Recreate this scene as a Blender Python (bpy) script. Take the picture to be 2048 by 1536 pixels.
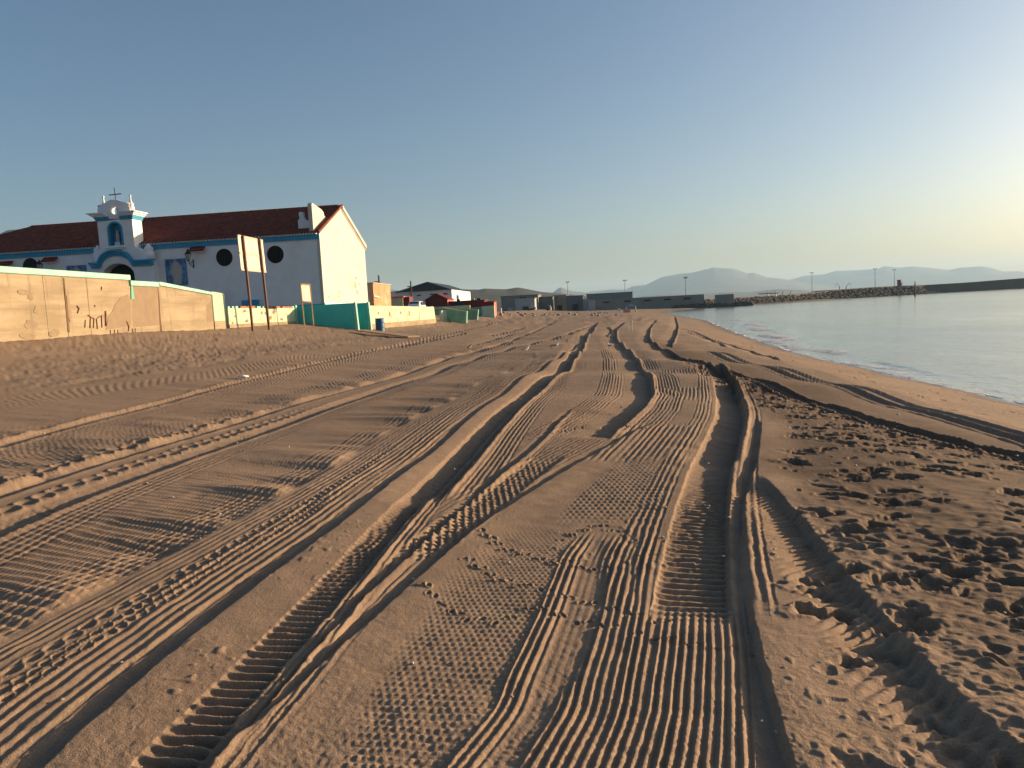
import bpy, bmesh, math, random
import numpy as np
from mathutils import Vector, Matrix

for o in list(bpy.data.objects): bpy.data.objects.remove(o)
scene = bpy.context.scene
COL = scene.collection

# ---------------------------------------------------------------- camera
F = 1538.0; CX, CY = 1024.0, 768.0            # photograph pixels (2048 x 1536)
YAW, PITCH, ROLL, EYE = math.radians(6), math.radians(5.43), math.radians(3.0), 3.0
fw = np.array([-math.sin(YAW)*math.cos(PITCH), math.cos(YAW)*math.cos(PITCH), -math.sin(PITCH)])
r0 = np.array([math.cos(YAW), math.sin(YAW), 0.0]); u0 = np.cross(r0, fw)
CR = r0*math.cos(ROLL) - u0*math.sin(ROLL); CU = u0*math.cos(ROLL) + r0*math.sin(ROLL)
cam_d = bpy.data.cameras.new('camera'); cam = bpy.data.objects.new('camera', cam_d); COL.objects.link(cam)
cam_d.sensor_width = 36.0; cam_d.lens = 36.0*F/2048.0; cam_d.clip_start = 0.05; cam_d.clip_end = 60000
cam.matrix_world = Matrix(((CR[0], CU[0], -fw[0], 0), (CR[1], CU[1], -fw[1], 0), (CR[2], CU[2], -fw[2], EYE), (0, 0, 0, 1)))
scene.camera = cam

# ---------------------------------------------------------------- sky and sun
SUN_AZ, SUN_EL = math.radians(65), math.radians(8.5)     # azimuth from +Y towards +X
world = bpy.data.worlds.new('World'); scene.world = world; world.use_nodes = True
nt = world.node_tree; bg = nt.nodes['Background']
sky = nt.nodes.new('ShaderNodeTexSky'); sky.sky_type = 'NISHITA'; sky.sun_disc = False
sky.sun_elevation = SUN_EL; sky.sun_rotation = SUN_AZ
sky.altitude = 0; sky.air_density = 0.80; sky.dust_density = 2.6; sky.ozone_density = 1.7
hs = nt.nodes.new('ShaderNodeHueSaturation'); hs.inputs['Saturation'].default_value = 1.10
nt.links.new(sky.outputs[0], hs.inputs['Color']); nt.links.new(hs.outputs[0], bg.inputs[0]); bg.inputs[1].default_value = 0.071
sd = bpy.data.lights.new('sun', 'SUN'); sd.energy = 5.0; sd.angle = math.radians(0.5); sd.color = (1.0, 0.72, 0.46)
sun = bpy.data.objects.new('sun', sd); COL.objects.link(sun)
sdir = Vector((math.sin(SUN_AZ)*math.cos(SUN_EL), math.cos(SUN_AZ)*math.cos(SUN_EL), math.sin(SUN_EL)))
sun.rotation_euler = sdir.to_track_quat('Z', 'Y').to_euler(); sun.location = sdir*50
vs = scene.view_settings; vs.view_transform = 'Standard'; vs.look = 'None'; vs.gamma = 1.0; vs.exposure = 1.3
vs.use_curve_mapping = False

# ---------------------------------------------------------------- pixel helpers: a pixel is a direction; the surface it touches gives the distance
def ray(px, py): return fw + CR*((px-CX)/F) - CU*((py-CY)/F)
def on_x(px, py, x): d = ray(px, py); t = x/d[0]; return Vector((x, d[1]*t, EYE+d[2]*t))
def on_y(px, py, y): d = ray(px, py); t = y/d[1]; return Vector((d[0]*t, y, EYE+d[2]*t))
def on_z(px, py, z): d = ray(px, py); t = (z-EYE)/d[2]; return Vector((d[0]*t, d[1]*t, z))

# shore line x(y) and beach profile
SHY = np.array([-200, 40, 62, 86, 116, 180, 240, 300, 337, 400, 460, 600.]); SHX = np.array([11.2, 10.7, 12.4, 14.6, 17.6, 20, 23.5, 36, 55, 100, 160, 300.])
PX = np.array([-200, -60, -30, -20, -18.4, -17, -15, -13.4, -10, -5, 0, 3, 6, 8.5, 10.7, 14, 20, 40, 400.])
PZ = np.array([3.2, 3.0, 2.95, 2.93, 2.90, 2.62, 2.30, 2.06, 1.80, 1.50, 1.35, 1.27, 0.98, .50, 0.0, -.55, -1.0, -1.5, -1.8])
def base_z(x, y):
    sh = np.interp(y, SHY, SHX)
    k = np.where(x > 3, 3 + (x-3)*(10.7-3)/np.maximum(sh-3, 1), x)
    return np.interp(k, PX, PZ)
TM = np.exp(np.linspace(math.log(1.2), math.log(600), 2500))
def G(px, py):
    d = ray(px, py); X = d[0]*TM; Y = d[1]*TM; Z = EYE + d[2]*TM
    k = np.argmax(Z < base_z(X, Y)); k = max(k, 1)
    return X[k], Y[k]
def GP(px, py):
    x, y = G(px, py); return Vector((x, y, float(base_z(x, y))))

# ---------------------------------------------------------------- object helpers
def link(o): COL.objects.link(o); return o
def tag(o, label=None, cat=None, group=None, kind=None):
    if label: o['label'] = label
    if cat: o['category'] = cat
    if group: o['group'] = group
    if kind: o['kind'] = kind
    return o
def empty(name, loc=(0, 0, 0), rz=0, label=None, cat=None, group=None):
    o = link(bpy.data.objects.new(name, None)); o.location = loc; o.rotation_euler = (0, 0, rz); o.empty_display_size = .2
    return tag(o, label, cat, group)
def obj(name, me, mat, parent=None, loc=None, smooth=False):
    o = link(bpy.data.objects.new(name, me))
    if mat is not None and not me.materials: me.materials.append(mat)
    if smooth: me.polygons.foreach_set('use_smooth', [True]*len(me.polygons))
    if parent is not None: o.parent = parent
    if loc is not None: o.location = loc
    return o
class MB:
    """collects simple solids into one mesh"""
    def __init__(s): s.v = []; s.f = []; s.m = []; s.mi = 0
    def add(s, vs, fs):
        b = len(s.v); s.v += [tuple(v) for v in vs]; s.f += [tuple(i+b for i in f) for f in fs]; s.m += [s.mi]*len(fs); return s
    def box(s, a, b):
        (x0, y0, z0), (x1, y1, z1) = a, b
        return s.add([(x0,y0,z0),(x1,y0,z0),(x1,y1,z0),(x0,y1,z0),(x0,y0,z1),(x1,y0,z1),(x1,y1,z1),(x0,y1,z1)],
                     [(3,2,1,0),(4,5,6,7),(0,1,5,4),(1,2,6,5),(2,3,7,6),(3,0,4,7)])
    def prism(s, poly, axis, a, b):
        """poly: 2D outline; extruded along axis from a to b. axis x: (y,z); y: (x,z); z: (x,y)"""
        n = len(poly)
        def P(p, t): return {'x': (t, p[0], p[1]), 'y': (p[0], t, p[1]), 'z': (p[0], p[1], t)}[axis]
        s.add([P(p, a) for p in poly] + [P(p, b) for p in poly],
              [tuple(range(n))[::-1], tuple(range(n, 2*n))] + [(i, (i+1) % n, n+(i+1) % n, n+i) for i in range(n)]); return s
    def tube(s, pts, r, n=8, cap=True):
        pts = [Vector(p) for p in pts]; rr = r if isinstance(r, (list, tuple)) else [r]*len(pts)
        vs = []; 
        for i, p in enumerate(pts):
            d = (pts[min(i+1, len(pts)-1)] - pts[max(i-1, 0)]).normalized()
            a = d.orthogonal().normalized() if abs(d.z) < .95 else Vector((1, 0, 0)); a = (a - d*a.dot(d)).normalized(); c = d.cross(a)
            if abs(d.z) < .95:
                a = Vector((0, 0, 1)); a = (a-d*a.dot(d)).normalized(); c = d.cross(a)
            vs += [p + a*math.cos(2*math.pi*k/n)*rr[i] + c*math.sin(2*math.pi*k/n)*rr[i] for k in range(n)]
        fs = [(i*n+k, i*n+(k+1) % n, (i+1)*n+(k+1) % n, (i+1)*n+k) for i in range(len(pts)-1) for k in range(n)]
        if cap: fs += [tuple(range(n))[::-1], tuple(range((len(pts)-1)*n, len(pts)*n))]
        return s.add(vs, fs)
    def lathe(s, prof, c, n=12):
        vs = [(c[0]+r*math.cos(2*math.pi*k/n), c[1]+r*math.sin(2*math.pi*k/n), c[2]+z) for r, z in prof for k in range(n)]
        fs = [(i*n+k, i*n+(k+1) % n, (i+1)*n+(k+1) % n, (i+1)*n+k) for i in range(len(prof)-1) for k in range(n)]
        fs += [tuple(range(n))[::-1], tuple(range((len(prof)-1)*n, len(prof)*n))]
        return s.add(vs, fs)
    def mesh(s, name):
        me = bpy.data.meshes.new(name); me.from_pydata(s.v, [], s.f); me.update()
        bm = bmesh.new(); bm.from_mesh(me); bmesh.ops.recalc_face_normals(bm, faces=bm.faces); bm.to_mesh(me); bm.free()
        return me
    def build(s, name, mat, parent=None, smooth=False, bevel=0, loc=None):
        if parent is not None:                       # coordinates are given in the world; store them relative to the thing
            off = Vector((0, 0, 0)); q = parent
            while q is not None: off += q.location; q = q.parent
            s.v = [(v[0]-off.x, v[1]-off.y, v[2]-off.z) for v in s.v]
        me = s.mesh(name)
        if bevel:
            bm = bmesh.new(); bm.from_mesh(me)
            bmesh.ops.bevel(bm, geom=[e for e in bm.edges if e.calc_face_angle(0) > .6], offset=bevel, segments=1, affect='EDGES'); bm.to_mesh(me); bm.free()
        return obj(name, me, mat, parent, loc, smooth)

# ---------------------------------------------------------------- materials
MATS = {}
def mat(name, col, rough=.8, var=.12, scale=3.0, bump=.0, bscale=None, metal=0, stain=None, stain_scale=.8, stain_amt=.5, spec=.3):
    """procedural paint/plaster/wood: base colour broken up by noise, optional stains with a shape of their own, fine relief"""
    if name in MATS: return MATS[name]
    m = bpy.data.materials.new(name); m.use_nodes = True; N = m.node_tree.nodes; L = m.node_tree.links
    b = N['Principled BSDF']; b.inputs['Roughness'].default_value = rough; b.inputs['Metallic'].default_value = metal
    b.inputs['Specular IOR Level'].default_value = spec
    tc = N.new('ShaderNodeTexCoord')
    n1 = N.new('ShaderNodeTexNoise'); n1.inputs['Scale'].default_value = scale; n1.inputs['Detail'].default_value = 6; L.new(tc.outputs['Object'], n1.inputs['Vector'])
    rp = N.new('ShaderNodeValToRGB'); L.new(n1.outputs['Fac'], rp.inputs[0])
    c = np.array(col[:3]); lo = np.clip(c*(1-var), 0, 1); hi = np.clip(c*(1+var), 0, 1)
    rp.color_ramp.elements[0].position = .3; rp.color_ramp.elements[1].position = .7
    rp.color_ramp.elements[0].color = (*lo, 1); rp.color_ramp.elements[1].color = (*hi, 1)
    out = rp.outputs[0]
    if stain is not None:
        n2 = N.new('ShaderNodeTexNoise'); n2.inputs['Scale'].default_value = stain_scale; n2.inputs['Detail'].default_value = 8; n2.inputs['Roughness'].default_value = .65
        L.new(tc.outputs['Object'], n2.inputs['Vector'])
        r2 = N.new('ShaderNodeValToRGB'); L.new(n2.outputs['Fac'], r2.inputs[0])
        r2.color_ramp.elements[0].position = .52; r2.color_ramp.elements[1].position = .66
        r2.color_ramp.elements[1].color = (stain_amt,)*3+(1,); r2.color_ramp.elements[0].color = (0, 0, 0, 1)
        mx = N.new('ShaderNodeMix'); mx.data_type = 'RGBA'; L.new(r2.outputs[0], mx.inputs[0]); L.new(out, mx.inputs[6]); mx.inputs[7].default_value = (*stain, 1)
        out = mx.outputs[2]
    L.new(out, b.inputs['Base Color'])
    if bump:
        n3 = N.new('ShaderNodeTexNoise'); n3.inputs['Scale'].default_value = bscale or scale*6; n3.inputs['Detail'].default_value = 5; L.new(tc.outputs['Object'], n3.inputs['Vector'])
        bp = N.new('ShaderNodeBump'); bp.inputs['Strength'].default_value = bump; bp.inputs['Distance'].default_value = .02
        L.new(n3.outputs['Fac'], bp.inputs['Height']); L.new(bp.outputs[0], b.inputs['Normal'])
    MATS[name] = m; return m

# ================================================================ the beach: one relief mesh, finest near the camera
rng = np.random.RandomState(7)
_LAT = rng.rand(256, 256)
def vn(x, y, seed=0):
    """smooth value noise, -1..1"""
    x = x + seed*17.31; y = y + seed*41.77
    xi = np.floor(x).astype(np.int64); yi = np.floor(y).astype(np.int64); fx = x-xi; fy = y-yi
    fx = fx*fx*(3-2*fx); fy = fy*fy*(3-2*fy); a = xi & 255; b = yi & 255; a1 = (xi+1) & 255; b1 = (yi+1) & 255
    return ((_LAT[a, b]*(1-fx)+_LAT[a1, b]*fx)*(1-fy) + (_LAT[a, b1]*(1-fx)+_LAT[a1, b1]*fx)*fy)*2-1
def ss(e0, e1, x): t = np.clip((x-e0)/(e1-e0), 0, 1); return t*t*(3-2*t)

H_MIN = 1.65
n_main, n_rest = 1480, 40
yaw0 = -math.degrees(YAW)
az = np.radians(np.concatenate([np.linspace(yaw0-62, yaw0-37, 110, endpoint=False), np.linspace(yaw0-37, yaw0+37, n_main), np.linspace(yaw0+37, yaw0+62, 111)[1:], np.linspace(yaw0+62, yaw0+298, n_rest+2)[1:-1]]))
el = np.concatenate([np.linspace(80, 37, 28, endpoint=False), np.linspace(37, .20, 745)])
rad = H_MIN/np.tan(np.radians(el))
AZ, RD = np.meshgrid(az, rad)
gx = (np.sin(AZ)*RD).ravel(); gy = (np.cos(AZ)*RD).ravel(); gr = RD.ravel()
NA, NR = len(az), len(rad)
H0 = base_z(gx, gy)
Z = np.zeros_like(gx)
daz = np.gradient(np.unwrap(az)); daz[0] = daz[1]; daz[-1] = daz[-2]; DX = gr*np.tile(daz, NR)                       # sample spacing across / along
DYs = (gr*gr+H_MIN**2)/H_MIN*math.radians(36.8/745)
def att(lam, sp):
    return np.clip(lam/sp/1.7-1.0, 0, 1)
def _att_old(lam, sp): return np.clip(lam/sp/1.7-1.0, 0, 1)
wob = vn(gx*9, gy*9, 1)*.006 + vn(gx*25, gy*25, 2)*.003             # crumbly edges

class Track:
    def __init__(s, pts, ext=0):
        P = np.array([G(*p) for p in pts]); P = P[np.argsort(P[:, 1])]
        if ext: e = P[0]+(P[0]-P[1])/max(P[1, 1]-P[0, 1], .05)*min(ext, P[0, 1]-.3); P = np.vstack([e, P])
        s.y = P[:, 1]; s.x = P[:, 0]
        ys = np.linspace(s.y[0], s.y[-1], 400)
        xs = np.interp(ys, s.y, s.x)
        k = np.hanning(41); k /= k.sum(); xp = np.concatenate([xs[0]+(xs[1]-xs[0])*np.arange(-20, 0), xs, xs[-1]+(xs[-1]-xs[-2])*np.arange(1, 21)])
        xs = np.convolve(xp, k, 'valid'); sl = np.gradient(xs, ys); al = np.concatenate([[0], np.cumsum(np.hypot(np.diff(xs), np.diff(ys)))])
        s.ys, s.xs, s.sl, s.al = ys, xs, sl, al
    def near(s, w0, w1, pad=.0):
        """indices of verts within lateral band [w0,w1] and y range; returns idx, d, s, fade along"""
        m = (gy > s.ys[0]-pad) & (gy < s.ys[-1]+pad); idx = np.nonzero(m)[0]
        yy = gy[idx]; c = 1/np.sqrt(1+np.interp(yy, s.ys, s.sl)**2)
        d = (gx[idx]-np.interp(yy, s.ys, s.xs))*c
        k = (d > w0) & (d < w1); idx = idx[k]; d = d[k]; yy = yy[k]
        sa = np.interp(yy, s.ys, s.al)
        L = s.ys[-1]-s.ys[0]; f = ss(0, min(.6, .15*L), yy-s.ys[0])*ss(0, min(1.5, .15*L), s.ys[-1]-yy)
        return idx, d + wob[idx], sa, f
    def at(s, y): return np.interp(y, s.ys, s.xs)

def crest(tr, h, left, right, rise=.03):
    """a step: ground rises to a crest at d=0 from the low left side, then falls gently to the right over `right`"""
    idx, d, sa, f = tr.near(-left*1.5, right)
    h = h*(1+.18*vn(sa*1.6, sa*0+3, 5)) if np.isscalar(h) else h
    d = d + rise*.18*vn(sa*3.1, sa*0+1, 7)
    p = np.where(d < 0, -.45*ss(-left*1.5, -left*.7, d)*ss(0, -rise, d)*1.0 + .55*ss(-rise, 0, d), .55*(1-ss(0, right, d)))
    Z[idx] += p*h*f
def grooves(tr, w0, w1, n, amp, seed=0, sharp=1.0, skip=None, depth=0):
    idx, d, sa, f = tr.near(w0, w1); lam = (w1-w0)/n
    ph = (d-w0)/lam + .06*vn(sa*1.3, np.floor((d-w0)/lam)*3.1, seed+3)
    a = amp*(.75+.5*vn(sa*.9, np.floor(ph)*7.7, seed+9))*att(lam, DX[idx])
    if skip is not None: a = a*skip((d-w0)/(w1-w0), sa, idx)
    e = ss(w0, w0+lam*.6, d)*ss(w1, w1-lam*.6, d)
    Z[idx] += (np.power(.5+.5*np.cos(2*math.pi*ph), sharp)-.5)*a*f*e - depth*f*e
def tread(tr, hw, depth, ls, amp, kind='ladder', ang=0.0, rim=.012, lam=.06, off=0., soft=.06):
    """tyre print: a rut with lug marks"""
    idx, d, sa, f = tr.near(off-hw-.15, off+hw+.15); d = d-off; inn = ss(-hw-soft*.5, -hw+soft*.5, d)*ss(hw+soft*.5, hw-soft*.5, d)
    rimp = np.exp(-((np.abs(d)-hw-soft*.6)/.035)**2)*rim*(1+.5*vn(sa*6, d*10, 4))
    q = sa + ang*d
    if kind == 'ladder': pat = np.abs(np.sin(math.pi*q/ls))**.8
    elif kind == 'chev': q = sa+ang*np.abs(d); pat = np.abs(np.sin(math.pi*q/ls))
    elif kind == 'check':
        row = np.floor(sa/ls); pat = np.abs(np.sin(math.pi*sa/ls))*(.5+.5*np.cos(2*math.pi*(d/lam+.5*(row % 2))))
    else: pat = 0*d
    Z[idx] += f*(inn*(-depth + amp*pat*att(ls, DYs[idx])*(.7+.6*vn(sa*4, d*9, 6)**2)) + rimp*(depth > 0))
def comb(tr, d0, d1, depth, ls, ang, duty=.62, base=.0, wall=.035, seed=0, pw=1.0):
    """lug slots: pits that deepen from a pointed left end (d0) to a steep right end (d1); `base` is a common ramp without ribs"""
    idx, d, sa, f = tr.near(d0-.05, d1+.12)
    ramp = np.clip((d-d0)/(d1-d0), 0, 1)**pw*ss(d1+wall, d1-.005, d)
    q = ((sa+ang*d if ang is not None else gy[idx]-.04*gx[idx])+.006*vn(sa*7, d*12, 60+seed))/ls; fr = np.abs(q-np.floor(q)-.5)*2
    rib = 1-ss(duty-.22, duty+.16, fr)*(1 if np.isscalar(ls) else 1)*att(ls*.8, DYs[idx])
    var = 1+.3*vn(np.floor(q)*3.7, sa*.8, 61+seed)
    Z[idx] -= f*(depth*ramp*rib*var + base*ramp)
    lip = np.exp(-((d-d1-.05)/.04)**2); Z[idx] += f*lip*.012*(1+.5*vn(sa*5, d*8, 62+seed))
def rut(tr, hw, depth, teeth=.12, seed=0):
    """deep rut: floor falls gently from the left, steep wall on the right, low spoil heaps on both sides"""
    comb(tr, -hw*2.5, hw, depth*.25, teeth, .3, .62, depth*.85, .05, seed, 1.25)
    idx, d, sa, f = tr.near(hw, hw+.3); Z[idx] += f*depth*.25*np.exp(-((d-hw-.08)/.05)**2)*(1+.5*vn(sa*3, d*5, 63+seed))
    pass
def lugs(tr, off, ls, w, depth):
    idx, d, sa, f = tr.near(off-w, off+w); d = d-off
    q = (sa/ls) % 1.0 - .5; k = np.floor(sa/ls); dd = d - .25*w*vn(k*3.3, k*0, 8)
    r2 = (q*ls/(.36*ls))**2 + (dd/(.62*w))**2
    Z[idx] += f*depth*att(ls, DYs[idx])*(-np.exp(-r2**2*1.3) + .5*np.exp(-((r2-1.6)/.6)**2))
def area(L, R):
    y0 = max(L.ys[0], R.ys[0]); y1 = min(L.ys[-1], R.ys[-1])
    idx = np.nonzero((gy > y0) & (gy < y1))[0]; xl = L.at(gy[idx]); xr = R.at(gy[idx]); t = (gx[idx]-xl)/np.maximum(xr-xl, .02)
    k = (t > 0) & (t < 1); idx = idx[k]
    f = ss(0, min(.5, .1*(y1-y0)), gy[idx]-y0)*ss(0, min(1.5, .15*(y1-y0)), y1-gy[idx])
    return idx, t[k], (xr-xl)[k], f
def scales(L, R, lx, ly, amp, e0=.1, e1=.95, big=.0, tilt=0.):
    """fish-scale raking: staggered rows of small humps"""
    idx, t, w, f = area(L, R); X = gx[idx]; Y = gy[idx]
    v = Y/ly + tilt*X/ly + .35*vn(X*1.5, Y*1.5, 11) + .12*vn(X*6, Y*6, 12)
    row = np.floor(v); fr = v-row
    u = X/lx + .5*(row % 2) + .25*vn(X*3, Y*3, 13)
    A = amp*att(ly, DYs[idx])*(.80+.40*vn(X*1.1, Y*.8, 14))*ss(0, e0, t)*ss(1, e1, t)
    prof = np.where(fr < .75, fr/.75, (1-fr)/.25)
    lat = .5+.5*np.cos(2*math.pi*u)*att(lx, DX[idx])
    Z[idx] += f*A*(prof*(.35+.65*lat)-.3)
    if big: Z[idx] += f*big*ss(.1, .8, t)*ss(1, .93, t)*(.7*vn(X*.5, Y*2.2+X*.5, 15)+.5*vn(X*.9, Y*4.4+X*.8, 16)*att(.3, DYs[idx]))

# ---- wide undulations and grain
Z += .05*vn(gx*.18, gy*.12, 20)*ss(6, 16, gr) + .018*vn(gx*.5, gy*.35, 21)*ss(3, 9, gr)
hump = ss(11, 16, gy)*ss(70, 40, gy)*ss(-6, -2, gx)*ss(8, 5, gx)
Z += hump*.055*np.sin(2*math.pi*(gy/5.2 + .25*vn(gx*.3, gy*.1, 22)))
Z += .0015*vn(gx*30, gy*30, 23)*att(.03, DYs) + .003*vn(gx*8, gy*8, 24)*att(.12, DYs)

# ---- tracks, left to right
tA = Track([(-260, 965), (0, 888), (200, 838), (400, 782), (600, 733), (720, 705), (900, 668), (1010, 640)], ext=4)
tRough = Track([(-260, 838), (0, 791), (375, 748), (560, 712), (700, 690), (850, 668), (960, 648)], ext=4)
tB1 = Track([(-200, 1055), (0, 978), (170, 932), (340, 883), (560, 815), (700, 776), (800, 748), (900, 714), (1000, 688), (1060, 668), (1110, 643)], ext=4)
tB2 = Track([(-200, 1150), (0, 1052), (170, 985), (340, 925), (560, 850), (700, 800), (800, 768), (920, 725), (1050, 690), (1130, 672), (1180, 652)], ext=4)
tE0 = Track([(-300, 1450), (0, 1282), (200, 1185), (400, 1085), (620, 965), (760, 880), (900, 805), (1000, 752), (1100, 700), (1160, 672)], ext=4)
tF = Track([(-60, 1680), (80, 1536), (244, 1394), (400, 1268), (523, 1167), (700, 1045), (778, 968), (873, 900), (955, 830), (1040, 768), (1110, 722), (1160, 690)])
tH = Track([(140, 1760), (330, 1536), (480, 1390), (640, 1220), (760, 1080), (870, 960), (960, 870), (1050, 790), (1120, 740), (1150, 705)])
tI = Track([(300, 1680), (480, 1480), (600, 1340), (720, 1210), (860, 1080), (1000, 955), (1090, 880), (1150, 820)])
tJ = Track([(290, 1680), (430, 1536), (600, 1377), (844, 1157), (959, 1057), (1043, 1000), (1160, 925), (1277, 862), (1330, 838)])
tK = Track([(800, 1140), (920, 1045), (1000, 985), (1060, 940), (1110, 905)])
tL0 = Track([(560, 1680), (640, 1536), (720, 1380), (800, 1260), (880, 1150), (940, 1090), (1030, 1020)])
tM0 = Track([(790, 1680), (893, 1536), (994, 1419), (1012, 1366), (1078, 1227), (1123, 1115), (1180, 1040)])
tM1 = Track([(1515, 1700), (1512, 1536), (1500, 1300), (1482, 1170), (1470, 1060)])
tL2 = Track([(1090, 1060), (1150, 985), (1240, 915), (1310, 862), (1330, 790), (1310, 750)])
tL3 = Track([(1300, 1100), (1325, 1020), (1370, 930), (1415, 870), (1425, 800), (1415, 760)])
tN = Track([(1383, 1268), (1390, 1150), (1405, 1020), (1425, 930), (1448, 870), (1462, 830), (1458, 790), (1440, 745), (1425, 728)])
tQ = Track([(1630, 1700), (1590, 1536), (1560, 1440), (1535, 1340), (1512, 1250), (1500, 1190), (1490, 1100), (1493, 1000), (1515, 930), (1524, 850), (1512, 830)])
tR = Track([(2200, 1640), (2048, 1500), (1930, 1410), (1850, 1330), (1770, 1230), (1700, 1160), (1640, 1080), (1590, 1020), (1520, 950)])
tS1 = Track([(2300, 975), (2048, 915), (1900, 885), (1750, 845), (1600, 795), (1530, 770), (1480, 750), (1430, 735)])
tS2 = Track([(2300, 960), (2048, 885), (1950, 857), (1850, 825), (1750, 795), (1650, 767), (1550, 742), (1450, 715), (1390, 697)])
tV = Track([(1170, 880), (1215, 850), (1255, 820), (1278, 790), (1278, 760), (1264, 735)])
tV2 = Track([(1264, 738), (1255, 715), (1235, 695), (1222, 680), (1225, 662), (1245, 645)])
tW = Track([(1445, 745), (1380, 725), (1330, 708), (1300, 690), (1288, 678), (1295, 655), (1310, 640)])
tX = Track([(1148, 708), (1165, 674), (1180, 660), (1192, 645)])
tY = Track([(1330, 692), (1345, 668), (1351, 652), (1348, 634)])

# left: rough rutted strip by the walls
m = np.nonzero((gx < np.interp(gy, tRough.ys, tRough.xs)) & (gy > tRough.ys[0]) & (gy < 130) & (gx > -19.5))[0]
X = gx[m]; Y = gy[m]; e = ss(0, .8, np.interp(Y, tRough.ys, tRough.xs)-X)
Z[m] += e*(.006*vn(X*2.6, Y*.8, 30)+.009*vn(X*6.5, Y*1.8, 31)+.009*vn(X*13, Y*3, 35)*att(.1, DX[m])) * (.35+1.0*ss(-.2, .5, vn(X*.7, Y*.12, 32)))
Z[m] -= e*.03*np.abs(np.sin(math.pi*(X+.25*vn(X, Y*.3, 33))/1.5))**6*ss(-.1, .3, vn(X*3, Y*1.6, 34))
# open field
scales(tRough, tA, .06, .20, .018, big=.030, tilt=.15)
scales(tA, tB1, .05, .18, .020, big=.055, tilt=.2)
scales(tB2, tE0, .042, .105, .016, big=.048, tilt=.35)
tread(tA, .14, .035, .2, .006, 'none', rim=.02)
lugs(tA, -.28, .22, .10, .012); grooves(tA, .22, .95, 8, .011, 21); grooves(tB1, -1.05, -.42, 7, .010, 22); grooves(tE0, -.50, -.04, 6, .010, 23); grooves(tRough, .3, 1.3, 8, .011, 24)
lugs(tB1, -.24, .24, .13, .024); comb(tB1, -.13, .13, .030, .062, .5, .62, .022, .03, 6, .6); tread(tB1, .11, .0, .07, .016, 'check', lam=.075, rim=0)
lugs(tB2, -.32, .24, .13, .022); comb(tB2, -.19, .15, .034, .068, .5, .62, .026, .03, 7, .6); tread(tB2, .14, .0, .07, .018, 'check', lam=.08, rim=0)
grooves(tB2, .24, .62, 5, .012, 1)
# bundle E with prints
grooves(tE0, .0, .30, 5, .010, 2)
lugs(tE0, .30, .13, .05, .012); lugs(tE0, .40, .085, .035, .012); lugs(tE0, .48, .085, .035, .012)
grooves(tF, -.62, -.12, 7, .016, 3)
crest(tF, .044, .11, .40, .04)
# H: deep lug track
idxw = None
comb(tH, -.16, .07, .060, .074, None, .68, .006, .02, 1, .65)
grooves(tH, .09, .27, 4, .014, 4)
tHu = Track([(820, 1010), (870, 960), (960, 870), (1050, 790), (1120, 740), (1150, 700)])
rut(tHu, .20, .070, .08, 2); grooves(tHu, .22, .62, 7, .014, 14); grooves(tHu, -.75, -.40, 5, .011, 15)
crest(tI, .034, .09, .07); grooves(tI, .03, .17, 3, .009, 5)
grooves(tJ, -.66, -.10, 9, .012, 6, skip=lambda t, sa, i: ss(5.5, 7.5, gr[i]))
tread(tK, .16, .02, .085, .035, 'check', lam=.06, rim=.006, ang=.4)
crest(tJ, .036, .09, .35, .04)
# L: fish scales, M: heavy rake grooves
scales(tL0, tM0, .036, .052, .0068, e0=.25, e1=.97, big=.008)
scales(tL2, tL3, .05, .105, .012, e0=.12, e1=.9, big=.010)
scales(tJ, tL3, .075, .13, .007, e0=.3, e1=.9) if False else None
idx, t, w, f = area(tM0, tM1); nG = 25.0
X = gx[idx]; Y = gy[idx]; ph = t*nG + .06*vn(t*nG*.7, Y*1.6, 40) + wob[idx]*3
a = .017*(.85+.3*vn(np.floor(ph)*5.3, Y*.7, 41))
flat = ss(.10, .13, t)*ss(.31, .28, t)*ss(-.25, .1, vn(t*3, Y*.9+2.1, 42)+.25)
dN = gx[idx]-tN.at(np.maximum(Y, tN.ys[0])); nz = ss(-.33, -.2, dN)*ss(0, .6, Y-tN.ys[0]+.15-2.2*np.minimum(dN*dN, .09)+.12*vn(X*8, Y*3, 44))
Z[idx] += f*a*(1-.85*flat)*(1-nz)*((.5+.5*np.cos(2*math.pi*ph))**.8-.5)*(1+.15*vn(X*30, Y*30, 43)) - .006*flat*f
# N: ladder print
comb(tN, -.22, .17, .040, .095, None, .64, .040, .04, 8, .35)
grooves(tN, .21, .46, 4, .013, 7); crest(tN, .05, .12, .08) if False else None
grooves(tN, -.55, -.27, 5, .012, 8)
tNu = Track([(1425, 930), (1448, 870), (1462, 830), (1458, 790), (1440, 745), (1425, 730)])
rut(tNu, .20, .065, .10, 3)
crest(tQ, .045, .11, .45, .04)
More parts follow.
